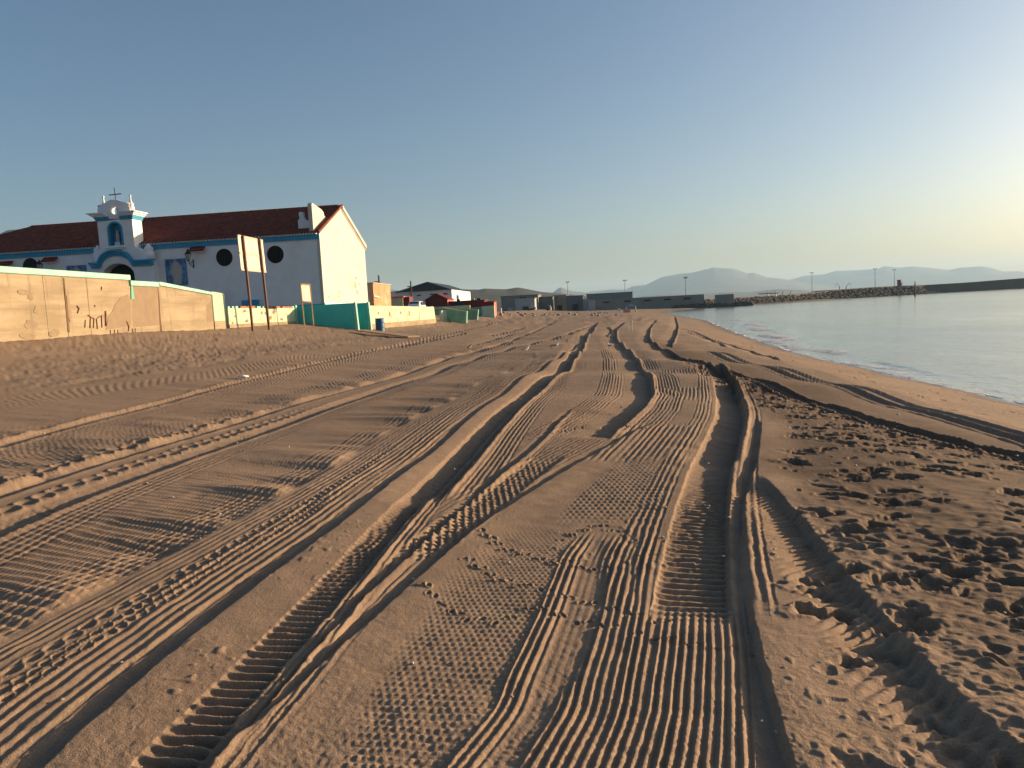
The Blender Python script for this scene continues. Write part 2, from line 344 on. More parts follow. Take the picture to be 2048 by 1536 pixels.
# right: trampled sand
m = np.nonzero((gx > np.interp(gy, tQ.ys, tQ.xs)) & (gx < 9.5) & (gy > 1.5) & (gy < 30))[0]
X = gx[m]; Y = gy[m]; edge = ss(.1, .9, X-np.interp(Y, tQ.ys, tQ.xs)); lim = ss(0, .6, np.interp(Y, tS2.ys, tS2.xs)-X)
rg = edge*lim*(.6+.5*ss(-.4, .4, vn(X*.7, Y*.7, 54)))
Z[m] += rg*(.012*vn(X*1.5, Y*2.6, 50) - .010*np.abs(vn(X*4, Y*6, 57))*att(.2, DYs[m]) + .008*vn(X*7, Y*9, 51)*att(.12, DYs[m]) + .013*vn(X*15, Y*19, 52)*att(.06, DYs[m]) + .010*vn(X*31, Y*37, 55)*att(.03, DYs[m]))
crest(tR, .055, .26, .9, .09)
idx, d, sa, f = tR.near(-.42, .05); Z[idx] += f*.009*np.sin(2*math.pi*(sa-.8*d+.05*vn(d*4, sa*3, 53))/.085)*ss(-.42, -.3, d)*ss(.03, -.03, d)
def dimple(x, y, a, b, th, dep, rim=.35):
    R = max(a, b)*2.4; k = np.nonzero((np.abs(gx-x) < R) & (np.abs(gy-y) < R))[0]
    if len(k) < 3: return
    c, s_ = math.cos(th), math.sin(th); u = (gx[k]-x)*c+(gy[k]-y)*s_; v = -(gx[k]-x)*s_+(gy[k]-y)*c
    q = np.sqrt((u/a)**2+(v/b)**2) + (.45*vn(gx[k]*14, gy[k]*14, 65)+.25*vn(gx[k]*34, gy[k]*34, 66))*min(1, R/.12)
    Z[k] += dep*(-ss(1.25, .35, q)*(1+.35*u/a) + rim*np.exp(-((q-1.4)/.35)**2)*(.6+.8*vn(gx[k]*9, gy[k]*9, 67)))
rs = random.Random(5)
for i in range(820):
    y = 2.6 + 22*rs.random()**1.5; x0 = float(np.interp(y, tQ.ys, tQ.xs)); x1 = float(np.interp(y, tS1.ys, tS1.xs))
    if y < tS1.ys[0]: x1 = 5.5
    x = x0+.25+(x1-x0-.3)*rs.random()
    big = rs.random() < .42
    a, b = (.055+.03*rs.random(), .11+.05*rs.random()) if big else (.02+.03*rs.random(), .03+.03*rs.random())
    dimple(x, y, b if big else a, a if big else b, rs.uniform(-.7, .7), (.028+.026*rs.random()) if big else .011+.012*rs.random(), .2)
for (px, py, s_) in [(1610, 1228, 1.1), (1700, 1325, 1.0), (1745, 1100, .9), (1830, 1155, .9), (1670, 1110, .7), (1910, 1090, .9), (1560, 1170, .5)]:
    x, y = G(px, py); dimple(x, y, .075*s_, .055*s_, .3, .04*s_, .25)
# tread tracks on the seaward side
tread(tS1, .14, .055, .10, .022, 'ladder', rim=.028); crest(tS1, .05, .12, .3)
tread(tS2, .13, .045, .10, .022, 'ladder', rim=.022); tread(tS2, .13, .03, .10, .018, 'ladder', rim=.012, off=.38)
# deep ruts farther off
for tr_, hw, dp in ((tV, .24, .080), (tV2, .23, .070), (tW, .20, .062), (tX, .24, .075), (tY, .22, .075)):
    rut(tr_, hw, dp, .12, 4)
grooves(tV, .24, .85, 10, .014, 11); grooves(tV, -.85, -.30, 9, .013, 12); grooves(tV2, .3, .8, 7, .016, 17); grooves(tV2, -.8, -.34, 6, .016, 18); grooves(tNu, -1.4, -.30, 15, .014, 13, skip=lambda t, sa, i: ss(-.1, .3, vn(sa*.8, sa*0, 14)))
scales(tHu, tV, .06, .14, .014, e0=.2, e1=.85, big=.01)
rs2 = random.Random(11)
for i in range(9):                                                  # more distant passes of the beach cleaner
    y0 = rs2.uniform(24, 60); x0 = rs2.uniform(-9, 6); ys = np.linspace(y0, y0+rs2.uniform(8, 30), 5)
    tr_ = Track.__new__(Track); yy = np.linspace(ys[0], ys[-1], 400); a1, a2 = rs2.uniform(.1, .4), rs2.uniform(4, 9)
    xx = x0+.03*(yy-yy[0])+a1*np.sin(yy/a2+i); tr_.ys, tr_.xs = yy, xx; tr_.sl = np.gradient(xx, yy); tr_.al = yy-yy[0]
    rut(tr_, .22, .05, .2, 5+i)
cl = np.maximum(0, vn(gx*21, gy*21, 75)-.55)*att(.05, DYs)*ss(-.1, .5, vn(gx*1.7, gy*1.1, 76)); Z += .022*cl
Z += .0022*vn(gx*55, gy*55, 77)*att(.018, DYs)
# bird trails
for trail in ([(845, 1172), (885, 1215), (940, 1240), (1000, 1245), (1060, 1215), (1130, 1235), (1200, 1250), (1290, 1275), (1400, 1290), (1500, 1300)],
              [(930, 1120), (1000, 1160), (1080, 1180), (1160, 1200), (1250, 1225), (1340, 1250)],
              [(960, 1065), (1010, 1100), (1080, 1120), (1140, 1135), (1230, 1140)], [(1290, 860), (1180, 850), (1060, 880)], [(1270, 1080), (1200, 1050), (1120, 1080)]):
    P = np.array([G(*p) for p in trail]); sl = np.concatenate([[0], np.cumsum(np.hypot(*np.diff(P, axis=0).T))])
    for k, sv in enumerate(np.arange(0, sl[-1], .075)):
        x = np.interp(sv, sl, P[:, 0])+rs.uniform(-.01, .01); y = np.interp(sv, sl, P[:, 1])+(.025 if k % 2 else -.025)+rs.uniform(-.01, .01)
        dimple(x, y, .022, .014, rs.uniform(0, 3), .014, .6)
# foreshore: smooth, a few prints
for i in range(160):
    y = 10+70*rs.random()**1.3; sh = float(np.interp(y, SHY, SHX)); x = sh-1.2-3.5*rs.random()**1.5
    dimple(x, y, .09, .17, rs.uniform(-1, 1), .03, .3)
Z *= .04+.96*ss(math.radians(1.5), math.radians(.4), np.tile(daz, NR))
shx = np.interp(gy, SHY, SHX)
dsh = shx-gx
Z *= ss(.3, 2.2, dsh)*.9+.1
# coarse debris line far up the beach
k = ss(60, 90, gy)*ss(190, 120, gy)*ss(2, 10, dsh); Z += k*(.10*vn(gx*.5, gy*.15, 60)+.06*vn(gx*1.5, gy*.5, 61))
sand_me = bpy.data.meshes.new('sand')
co = np.stack([gx, gy, H0+Z], 1)
i0 = np.arange(NR-1)[:, None]*NA; j0 = np.arange(NA)[None, :]; j1 = (j0+1) % NA
q = np.stack([i0+j0, i0+j1, i0+NA+j1, i0+NA+j0], -1).reshape(-1, 4)[:, ::-1]
cap = np.arange(NA)
sand_me.vertices.add(len(co)); sand_me.vertices.foreach_set('co', co.ravel().astype(np.float32))
sand_me.loops.add(q.size); sand_me.loops.foreach_set('vertex_index', q.ravel().astype(np.int32))
sand_me.polygons.add(len(q)); sand_me.polygons.foreach_set('loop_start', (np.arange(len(q))*4).astype(np.int32)); sand_me.polygons.foreach_set('loop_total', np.full(len(q), 4, np.int32))
sand_me.polygons.foreach_set('use_smooth', np.ones(len(q), bool))
sand_me.update(calc_edges=True)
wet = np.clip(ss(1.7, .5, dsh + .5*vn(gx*.2, gy*.3, 70)*0 + .35*np.sin(gy*.9)+.25*vn(gx*0, gy*.8, 71)), 0, 1)
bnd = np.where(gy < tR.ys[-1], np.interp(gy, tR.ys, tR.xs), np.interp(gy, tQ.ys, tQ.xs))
trampled_tone = ss(-.15, .55, gx-bnd+.2*vn(gx*2, gy*2, 79))*ss(-.2, .8, np.interp(gy, tS2.ys, tS2.xs)-gx)*ss(45, 30, gy)*(.85+.3*vn(gx*.8, gy*.5, 78))  # trampled sand right of the crest takes a darker tone
at_ = sand_me.attributes.new('trampled_tone', 'FLOAT', 'POINT'); at_.data.foreach_set('value', np.clip(trampled_tone, 0, 1).astype(np.float32))
at_ = sand_me.attributes.new('wet', 'FLOAT', 'POINT'); at_.data.foreach_set('value', wet.astype(np.float32))

def sand_mat():
    m = bpy.data.materials.new('sand'); m.use_nodes = True; N = m.node_tree.nodes; L = m.node_tree.links; b = N['Principled BSDF']
    geo = N.new('ShaderNodeNewGeometry')
    def noise(sc, det=5, ro=.55):
        n = N.new('ShaderNodeTexNoise'); n.inputs['Scale'].default_value = sc; n.inputs['Detail'].default_value = det; n.inputs['Roughness'].default_value = ro
        L.new(geo.outputs['Position'], n.inputs['Vector']); return n
    n1 = noise(.35, 6); n2 = noise(140, 3, .7); n3 = noise(6, 6, .6)
    r1 = N.new('ShaderNodeValToRGB'); L.new(n1.outputs['Fac'], r1.inputs[0])
    r1.color_ramp.elements[0].position = .3; r1.color_ramp.elements[0].color = (.230, .163, .111, 1)
    r1.color_ramp.elements[1].position = .7; r1.color_ramp.elements[1].color = (.292, .207, .141, 1)
    def mul(a, fac_out, lo, hi):
        r = N.new('ShaderNodeMapRange'); L.new(fac_out, r.inputs[0]); r.inputs[1].default_value = .3; r.inputs[2].default_value = .7; r.inputs[3].default_value = lo; r.inputs[4].default_value = hi
        x = N.new('ShaderNodeMix'); x.data_type = 'RGBA'; x.blend_type = 'MULTIPLY'; x.inputs[0].default_value = 1; L.new(a, x.inputs[6])
        c = N.new('ShaderNodeCombineColor'); [L.new(r.outputs[0], c.inputs[i]) for i in range(3)]; L.new(c.outputs[0], x.inputs[7]); return x.outputs[2]
    c = mul(r1.outputs[0], n3.outputs['Fac'], .86, 1.10); c = mul(c, n2.outputs['Fac'], .72, 1.22)
    ad_ = N.new('ShaderNodeAttribute'); ad_.attribute_name = 'trampled_tone'
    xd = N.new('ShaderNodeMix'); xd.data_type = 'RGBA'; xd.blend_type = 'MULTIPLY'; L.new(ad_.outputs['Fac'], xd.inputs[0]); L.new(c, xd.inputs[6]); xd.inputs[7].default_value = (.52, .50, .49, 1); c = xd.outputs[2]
    a = N.new('ShaderNodeAttribute'); a.attribute_name = 'wet'
    x = N.new('ShaderNodeMix'); x.data_type = 'RGBA'; L.new(a.outputs['Fac'], x.inputs[0]); L.new(c, x.inputs[6]); x.inputs[7].default_value = (.13, .085, .05, 1)
    L.new(x.outputs[2], b.inputs['Base Color'])
    r = N.new('ShaderNodeMapRange'); L.new(a.outputs['Fac'], r.inputs[0]); r.inputs[3].default_value = .95; r.inputs[4].default_value = .30; L.new(r.outputs[0], b.inputs['Roughness'])
    b.inputs['Specular IOR Level'].default_value = .15
    bp = N.new('ShaderNodeBump'); n5 = noise(48, 4, .7); hm_ = N.new('ShaderNodeMath'); hm_.operation = 'MULTIPLY_ADD'; L.new(n5.outputs['Fac'], hm_.inputs[0]); hm_.inputs[1].default_value = 1.2; L.new(n2.outputs['Fac'], hm_.inputs[2])
    bp.inputs['Strength'].default_value = .7; bp.inputs['Distance'].default_value = .007; L.new(hm_.outputs[0], bp.inputs['Height']); L.new(bp.outputs[0], b.inputs['Normal'])
    return m
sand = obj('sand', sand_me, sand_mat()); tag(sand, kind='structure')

# ================================================================ sea, land, hills
def sea_mat():
    m = bpy.data.materials.new('sea_water'); m.use_nodes = True; N = m.node_tree.nodes; L = m.node_tree.links; b = N['Principled BSDF']
    b.inputs['Roughness'].default_value = .12; b.inputs['IOR'].default_value = 1.33
    geo = N.new('ShaderNodeNewGeometry'); mp = N.new('ShaderNodeMapping'); L.new(geo.outputs['Position'], mp.inputs[0]); mp.inputs['Scale'].default_value = (1.0, .55, 1)
    mp.inputs['Rotation'].default_value = (0, 0, .25)
    n1 = N.new('ShaderNodeTexNoise'); n1.inputs['Scale'].default_value = 2.2; n1.inputs['Detail'].default_value = 5; n1.inputs['Roughness'].default_value = .6; L.new(mp.outputs[0], n1.inputs['Vector'])
    n2 = N.new('ShaderNodeTexNoise'); n2.inputs['Scale'].default_value = .35; n2.inputs['Detail'].default_value = 3; L.new(mp.outputs[0], n2.inputs['Vector'])
    n4 = N.new('ShaderNodeTexNoise'); n4.inputs['Scale'].default_value = .03; n4.inputs['Detail'].default_value = 3; L.new(mp.outputs[0], n4.inputs['Vector'])
    md = N.new('ShaderNodeMath'); md.operation = 'MULTIPLY_ADD'; L.new(n2.outputs['Fac'], md.inputs[0]); md.inputs[1].default_value = 2.0; L.new(n1.outputs['Fac'], md.inputs[2])
    bs = N.new('ShaderNodeMapRange'); L.new(n4.outputs['Fac'], bs.inputs[0]); bs.inputs[1].default_value = .35; bs.inputs[2].default_value = .65; bs.inputs[3].default_value = .20; bs.inputs[4].default_value = .60
    bp = N.new('ShaderNodeBump'); bp.inputs['Distance'].default_value = .12; L.new(bs.outputs[0], bp.inputs['Strength']); L.new(md.outputs[0], bp.inputs['Height']); L.new(bp.outputs[0], b.inputs['Normal'])
    a = N.new('ShaderNodeAttribute'); a.attribute_name = 'foam'
    nf = N.new('ShaderNodeTexNoise'); nf.inputs['Scale'].default_value = 3.5; nf.inputs['Detail'].default_value = 6; nf.inputs['Roughness'].default_value = .7; L.new(geo.outputs['Position'], nf.inputs['Vector'])
    ad = N.new('ShaderNodeMath'); ad.operation = 'ADD'; L.new(a.outputs['Fac'], ad.inputs[0]); L.new(nf.outputs['Fac'], ad.inputs[1])
    rp = N.new('ShaderNodeMapRange'); L.new(ad.outputs[0], rp.inputs[0]); rp.inputs[1].default_value = .78; rp.inputs[2].default_value = 1.0
    x = N.new('ShaderNodeMix'); x.data_type = 'RGBA'; L.new(rp.outputs[0], x.inputs[0]); x.inputs[6].default_value = (.23, .25, .245, 1); x.inputs[7].default_value = (.62, .64, .66, 1)
    L.new(x.outputs[2], b.inputs['Base Color'])
    r2 = N.new('ShaderNodeMapRange'); L.new(rp.outputs[0], r2.inputs[0]); r2.inputs[3].default_value = .10; r2.inputs[4].default_value = .8; L.new(r2.outputs[0], b.inputs['Roughness'])
    return m
saz = np.radians(np.concatenate([np.linspace(-7, 36, 430), np.linspace(42, 178, 60)[1:]]))
sel = np.concatenate([np.linspace(45, 12, 40, endpoint=False), np.linspace(12, .4, 270, endpoint=False), np.exp(np.linspace(math.log(.4), math.log(.0125), 60))])
srd = 3.0/np.tan(np.radians(sel)); SA, SR = np.meshgrid(saz, srd)
sx = (np.sin(SA)*SR).ravel(); sy = (np.cos(SA)*SR).ravel(); sr = SR.ravel()
off = sx-np.interp(sy, SHY, SHX)                                    # metres out from the water's edge
sz = .02*vn(sx*.35, sy*.12, 81)*ss(500, 100, sr)+.008*vn(sx*1.3, sy*.5, 82)*ss(80, 30, sr)
foam = np.zeros_like(sx)
lap = .5*vn(sx*0, sy*.22, 83)+.25*vn(sx*0, sy*.9, 84)
sz += .05*ss(1.2, 0, off+lap*1.2)*ss(-2, 0, off)                    # thin swash tongue
foam += .62*np.exp(-((off-.25-.6*lap)/.20)**2)*(.7+.4*vn(sy*1.3, sy*0, 85))*ss(240, 80, sy)
for (o0, y0, y1, hh, fo, sd_) in ((2.4, 50, 112, .08, .3, 1), (4.0, 44, 90, .07, .2, 2), (1.6, 24, 46, .07, .25, 3), (6.0, 60, 130, .06, .1, 4), (4.5, 14, 34, .05, .0, 5)):
    ww = ss(y0, y0+8, sy)*ss(y1, y1-10, sy); c = o0+.8*vn(sy*.10, sy*0, 86+sd_)
    seg = ss(-.15, .35, vn(sy*.17, sy*0+3, 90+sd_)); q_ = off-c
    sz += ww*hh*seg*np.where(q_ < 0, np.exp(-(q_/.35)**2), np.exp(-(q_/1.1)**2))
    foam += ww*fo*seg*np.exp(-((q_+.25)/.38)**2)*ss(-.1, .5, vn(sy*.45, off*.8, 95+sd_))
sea_me = bpy.data.meshes.new('sea'); nsa, nsr = len(saz), len(srd)
i0 = np.arange(nsr-1)[:, None]*nsa; j0 = np.arange(nsa-1)[None, :]
q = np.stack([i0+j0, i0+j0+1, i0+nsa+j0+1, i0+nsa+j0], -1).reshape(-1, 4)[:, ::-1]
keep = (off[q].max(1) > -2.5); q = q[keep]
sea_me.vertices.add(len(sx)); sea_me.vertices.foreach_set('co', np.stack([sx, sy, sz], 1).ravel().astype(np.float32))
sea_me.loops.add(q.size); sea_me.loops.foreach_set('vertex_index', q.ravel().astype(np.int32))
sea_me.polygons.add(len(q)); sea_me.polygons.foreach_set('loop_start', (np.arange(len(q))*4).astype(np.int32)); sea_me.polygons.foreach_set('loop_total', np.full(len(q), 4, np.int32))
sea_me.polygons.foreach_set('use_smooth', np.ones(len(q), bool)); sea_me.update(calc_edges=True)
at_ = sea_me.attributes.new('foam', 'FLOAT', 'POINT'); at_.data.foreach_set('value', np.clip(foam, 0, 1).astype(np.float32))
sea = tag(obj('sea', sea_me, sea_mat()), kind='structure')
foam_m = mat('sea_foam', (.88, .89, .92), .8, .05, 6, bump=.5, bscale=9)
_n = foam_m.node_tree.nodes; _l = foam_m.node_tree.links; _t = _n.new('ShaderNodeBsdfTranslucent'); _t.inputs[0].default_value = (.88, .9, .95, 1); _x = _n.new('ShaderNodeMixShader'); _x.inputs[0].default_value = .35
_l.new(_n['Principled BSDF'].outputs[0], _x.inputs[1]); _l.new(_t.outputs[0], _x.inputs[2]); _l.new(_x.outputs[0], _n['Material Output'].inputs['Surface'])   # bubbles let light through
wave_m = mat('wave_face', (.20, .22, .22), .12, .1, 2, bump=.3, bscale=5, spec=.5)
def breaker(px, py, ln, ht, wd, seed):
    """a small breaking crest: water hump with a ragged foam cap"""
    c = on_z(px, py, 0); r_ = np.random.RandomState(seed); n, m_ = 26, 9
    ys = np.linspace(-ln/2, ln/2, n); V = []; Fm = []
    off_ = .25*np.sin(ys*1.1+seed)+.12*np.sin(ys*3.1+seed*2)
    env = np.clip(1-(ys/(ln/2))**2, 0, 1)**.7*(.75+.35*np.sin(ys*2.3+seed*1.7))
    sl_ = np.interp(c.y+5, SHY, SHX)-np.interp(c.y-5, SHY, SHX)
    for i in range(n):
        for j in range(m_):
            t = j/(m_-1)*2-1; V.append((c.x+sl_*ys[i]/10+off_[i]+t*wd*(1.3 if t > 0 else .7), c.y+ys[i], -.03+env[i]*ht*.45*max(0, math.cos(t*math.pi/2))**.8))
    f = [(i*m_+j, i*m_+j+1, (i+1)*m_+j+1, (i+1)*m_+j) for i in range(n-1) for j in range(m_-1)]
    me = bpy.data.meshes.new('breaking_wave'); me.from_pydata(V, [], f); me.update(); w_ = obj('breaking_wave', me, wave_m, sea, smooth=True)
    b = MB(); n2, m2 = 34, 8; ys2 = np.linspace(-ln*.46, ln*.46, n2)
    e2 = np.interp(ys2, ys, env); o2 = np.interp(ys2, ys, off_)
    for i in range(n2):
        frag = .35+.65*r_.rand()
        for j in range(m2):
            t = -1.2+2.1*j/(m2-1)*frag+.1*r_.rand(); b.v.append((c.x+sl_*ys2[i]/10+o2[i]+t*wd*.75, c.y+ys2[i]+.05*r_.rand(), .03+e2[i]*ht*.5*max(.0, math.cos(t*math.pi/2.6))**.8+.10*ht*r_.rand()+.02))
    b.f = [(i*m2+j, i*m2+j+1, (i+1)*m2+j+1, (i+1)*m2+j) for i in range(n2-1) for j in range(m2-1) if r_.rand() > .22]
    me = bpy.data.meshes.new('foam_cap'); me.from_pydata(b.v, [], b.f); me.update(); obj('foam_cap', me, foam_m, w_, smooth=True)
for k, a_ in enumerate(((1478, 640, 7, .12, 1.1), (1518, 650, 10, .15, 1.3), (1526, 659, 7, .16, 1.2), (1548, 672, 7, .15, 1.1), (1560, 684, 5, .15, 1.0), (1600, 695, 5, .13, .9), (1500, 668, 4, .08, .7), (1575, 676, 8, .09, .8), (1660, 702, 5, .08, .6), (1760, 735, 4, .07, .5), (1850, 765, 4, .05, .4))): breaker(*a_, k+1)
ys_f = np.concatenate([np.linspace(14, 60, 420), np.linspace(60, 230, 420)[1:]])
wv = .45*vn(ys_f*.30, ys_f*0, 83)+.25*vn(ys_f*.95, ys_f*0, 84)+.10*vn(ys_f*3, ys_f*0, 88)
wd_ = np.clip(.14+.16*vn(ys_f*.8, ys_f*0+2, 89)+.08*vn(ys_f*4, ys_f*0, 87), .015, .5); b = MB()
for y_, o_, w_ in zip(ys_f, wv, wd_):
    x_ = float(np.interp(y_, SHY, SHX))-.35+o_*.7
    for k, (u_, z_) in enumerate(((0, .012), (.35, .035), (.75, .03), (1, .006))): b.v.append((x_+u_*w_, y_, float(base_z(np.array(x_+u_*w_), np.array(y_)))*(1-0)+z_ if x_+u_*w_ < float(np.interp(y_, SHY, SHX)) else z_+.012))
nn = len(ys_f); b.f = [(i*4+k, i*4+k+1, (i+1)*4+k+1, (i+1)*4+k) for i in range(nn-1) for k in range(3)]
me = bpy.data.meshes.new('foam_line'); me.from_pydata(b.v, [], b.f); me.update(); obj('foam_line', me, foam_m, sea, smooth=True)

scrub = mat('scrub_hill', (.042, .047, .032), .95, .35, .02, stain=(.085, .07, .045), stain_scale=.01, stain_amt=.6)
rockm = mat('mountain_rock', (.10, .10, .09), .95, .25, .004)
earth = mat('bare_earth', (.17, .125, .085), .95, .2, .05)
lm = bpy.data.meshes.new('land'); lm.from_pydata([(-7000, -2500, 1.5), (-40, -2500, 1.5), (-40, 430, 1.5), (70, 430, 1.5), (150, 900, 1.5), (700, 5000, 1.5), (700, 12000, 1.5), (-7000, 12000, 1.5)], [], [tuple(range(8))])
tag(obj('land', lm, earth), kind='structure')
def ridge(name, pix, D, depth, material, base=0, seed=0, rough=.035):
    """skyline pixels at distance D (metres) -> a hill range with a front and a back slope"""
    P = []
    for px, py in pix:
        d = ray(px, py); t = D/math.hypot(d[0], d[1]); P.append((math.atan2(d[0], d[1]), EYE+d[2]*t))
    P = np.array(P); P = P[np.argsort(P[:, 0])]; A = np.linspace(P[0, 0], P[-1, 0], 260); Hh = np.interp(A, P[:, 0], P[:, 1])
    kk = np.hanning(61); kk /= kk.sum(); Hsm = np.convolve(np.pad(Hh, 30, mode='edge'), kk, 'valid')
    rr = np.concatenate([np.linspace(-1, 0, 26), np.linspace(0, 1, 8)[1:]]); V = []
    for k in rr:
        prof = (1-abs(k))**(1.15 if k < 0 else 1.0)
        n = vn(A*D/(depth*.16)+seed*9, np.full_like(A, k*4.5), seed+100)+.5*vn(A*D/(depth*.06), np.full_like(A, k*11), seed+101)
        z = base+(Hh-base)*prof*(1+(rough*2.2*n)*(1-prof)*(2 if k < 0 else 1)) + (Hh-base)*rough*.15*n*(k != 0)*.0
        wk = min(1, abs(k)*3); z = z*(1-wk)+(base+(Hsm-base)*prof*(1+rough*n*(1-prof)))*wk
        rad_ = D+k*depth
        V.append(np.stack([np.sin(A)*rad_, np.cos(A)*rad_, np.minimum(z, base+(Hh-base)*(1 if k >= 0 else rad_/D))], 1))
    V = np.concatenate(V); n = len(A); q = [(i*n+j, i*n+j+1, (i+1)*n+j+1, (i+1)*n+j) for i in range(len(rr)-1) for j in range(n-1)]
    me = bpy.data.meshes.new(name); me.from_pydata(V.tolist(), [], [t[::-1] for t in q]); me.update()
    return tag(obj(name, me, material, smooth=True), kind='structure')
ridge('hill', [(-500, 640), (-200, 600), (200, 588), (500, 585), (760, 583), (860, 580), (912, 578), (940, 579), (960, 579), (969, 577), (1012, 578.5), (1024, 576.5), (1036, 574.7), (1052, 577.6), (1081, 583.5), (1126, 587.5), (1165, 592), (1230, 598), (1330, 604)], 1300, 420, scrub, 0, 1)
ridge('mountain', [(1060, 613), (1085, 600), (1108, 583.5), (1116, 577), (1122, 574.7), (1128, 576.5), (1136, 580), (1150, 583), (1179, 586), (1210, 590), (1260, 598)], 6200, 900, rockm, 0, 2)
ridge('mountain', [(1130, 600), (1160, 590), (1183, 582.5), (1200, 581), (1224, 578.6), (1240, 579.5), (1253, 578.6), (1265, 572.7), (1292, 570), (1311, 560), (1325, 553.7), (1345, 550), (1362, 547), (1386, 545), (1401, 541), (1427, 534.8), (1445, 536), (1466, 537), (1480, 541), (1495, 546.5), (1508, 545.3), (1534, 554.7), (1560, 557), (1590, 562), (1640, 571), (1720, 583)], 9000, 2200, rockm, 0, 3)
ridge('mountain', [(1480, 595), (1540, 566), (1587, 557.6), (1612, 551), (1648, 548.8), (1671, 541.8), (1718, 539.8), (1759, 537), (1768, 532), (1796, 535), (1829, 532.6), (1854, 535), (1900, 539.8), (1922, 535), (1965, 532.6), (1984, 536), (2006, 542.8), (2039, 542.4), (2070, 547), (2150, 551), (2250, 548), (2400, 545), (2600, 540), (2900, 545)], 11500, 2200, rockm, 0, 4)
ridge('coast_hill', [(1240, 600), (1290, 592), (1340, 589), (1380, 588.5), (1420, 587), (1460, 584), (1500, 584), (1560, 578), (1600, 580), (1650, 584), (1720, 583), (1800, 580)], 4500, 600, rockm, 0, 5, .08)

# ================================================================ materials of the built things
white = mat('white_wall', (.72, .72, .72), .85, .05, 1.2, bump=.25, bscale=14, stain=(.55, .50, .44), stain_scale=.35, stain_amt=.35)
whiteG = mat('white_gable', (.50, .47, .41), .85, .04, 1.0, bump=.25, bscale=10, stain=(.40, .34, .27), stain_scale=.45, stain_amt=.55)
blue = mat('blue_trim', (.035, .27, .44), .7, .12, 3, bump=.15)
tile = mat('roof_tile', (.20, .056, .038), .85, .35, 2.2, stain=(.085, .04, .033), stain_scale=2.5, stain_amt=.7)
glassd = mat('dark_window', (.008, .009, .011), .45, .2, 2, spec=.15)
iron = mat('black_iron', (.015, .015, .017), .5, .2, 4, metal=.3)
lampglass = mat('lamp_glass', (.35, .34, .30), .25, .1, 4)
def concrete_mat(name, c0, c1, c2):
    """board-marked concrete: pour bands, blotches, vertical run-off streaks"""
    m = bpy.data.materials.new(name); m.use_nodes = True; N = m.node_tree.nodes; L = m.node_tree.links; b = N['Principled BSDF']; b.inputs['Roughness'].default_value = .92; b.inputs['Specular IOR Level'].default_value = .2
    g = N.new('ShaderNodeNewGeometry')
    def nz(scale, sc, det=6, ro=.6):
        mp = N.new('ShaderNodeMapping'); L.new(g.outputs['Position'], mp.inputs[0]); mp.inputs['Scale'].default_value = scale
        n = N.new('ShaderNodeTexNoise'); n.inputs['Scale'].default_value = sc; n.inputs['Detail'].default_value = det; n.inputs['Roughness'].default_value = ro; L.new(mp.outputs[0], n.inputs['Vector']); return n.outputs['Fac']
    def mix(fac, a, col, lo, hi):
        r = N.new('ShaderNodeMapRange'); L.new(fac, r.inputs[0]); r.inputs[1].default_value = lo; r.inputs[2].default_value = hi
        x = N.new('ShaderNodeMix'); x.data_type = 'RGBA'; L.new(r.outputs[0], x.inputs[0])
        if isinstance(a, tuple): x.inputs[6].default_value = (*a, 1)
        else: L.new(a, x.inputs[6])
        x.inputs[7].default_value = (*col, 1); return x.outputs[2]
    c = mix(nz((1, .5, 2.2), .9), c0, c1, .40, .65)
    c = mix(nz((1, .12, 5), 1.2, 4), c, tuple(np.array(c1)*.92), .5, .75)
    c = mix(nz((3, 3, .22), 1.6, 5, .7), c, c2, .58, .74)
    c = mix(nz((1, 1, 1), 9, 4), c, tuple(np.array(c2)*.8), .66, .74)
    L.new(c, b.inputs['Base Color'])
    bp = N.new('ShaderNodeBump'); bp.inputs['Strength'].default_value = .5; bp.inputs['Distance'].default_value = .02; L.new(nz((1, .35, 3), 5, 6, .65), bp.inputs['Height']); L.new(bp.outputs[0], b.inputs['Normal'])
    MATS[name] = m; return m
concrete = concrete_mat('concrete', (.31, .25, .165), (.225, .178, .115), (.125, .092, .06))
render_m = mat('bare_render', (.21, .155, .10), .92, .08, 2.5, bump=.4, bscale=12)
mint = mat('mint_paint', (.25, .49, .40), .75, .08, 2.0, bump=.25, stain=(.55, .56, .42), stain_scale=1.6, stain_amt=.5)
ymint = mat('yellow_mint_plaster', (.37, .46, .32), .85, .12, 1.6, bump=.5, bscale=9, stain=(.36, .30, .20), stain_scale=.8, stain_amt=.75)
teal = mat('teal_paint', (.055, .46, .42), .7, .10, 1.4, bump=.25, bscale=8, stain=(.08, .54, .48), stain_scale=.9, stain_amt=.6)
brick = mat('brick', (.33, .14, .075), .9, .3, 4, bump=.4)
rust = mat('rust_steel', (.12, .055, .03), .8, .35, 6, bump=.3)
dark = mat('dark_opening', (.01, .01, .01), .9)

# ================================================================ the chapel
FY, GX = 58.8, -20.6; FZ = 3.0
church = empty('chapel', (GX, FY, FZ), label='white seaside chapel with red tiled roof, blue trim and a curvy bell gable', cat='chapel')
eave = 9.86; BY = 70.9; RY = 64.85; rz = 12.62
rl = on_y(62, 455, RY).x; xl = rl - 5.5                                 # left ridge end, left hip end
MB().prism([(FY, FZ), (BY, FZ), (BY, eave), (RY, rz-.12), (FY, eave)], 'x', xl+3.2, GX).build('gable_wall', whiteG, church)
MB().box((xl, FY-.02, FZ), (GX-.25, FY+.5, eave-.02)).build('facade_wall', white, church)
MB().box((xl, FY+.5, FZ), (xl+.3, BY, eave-.02)).build('side_wall', white, church)
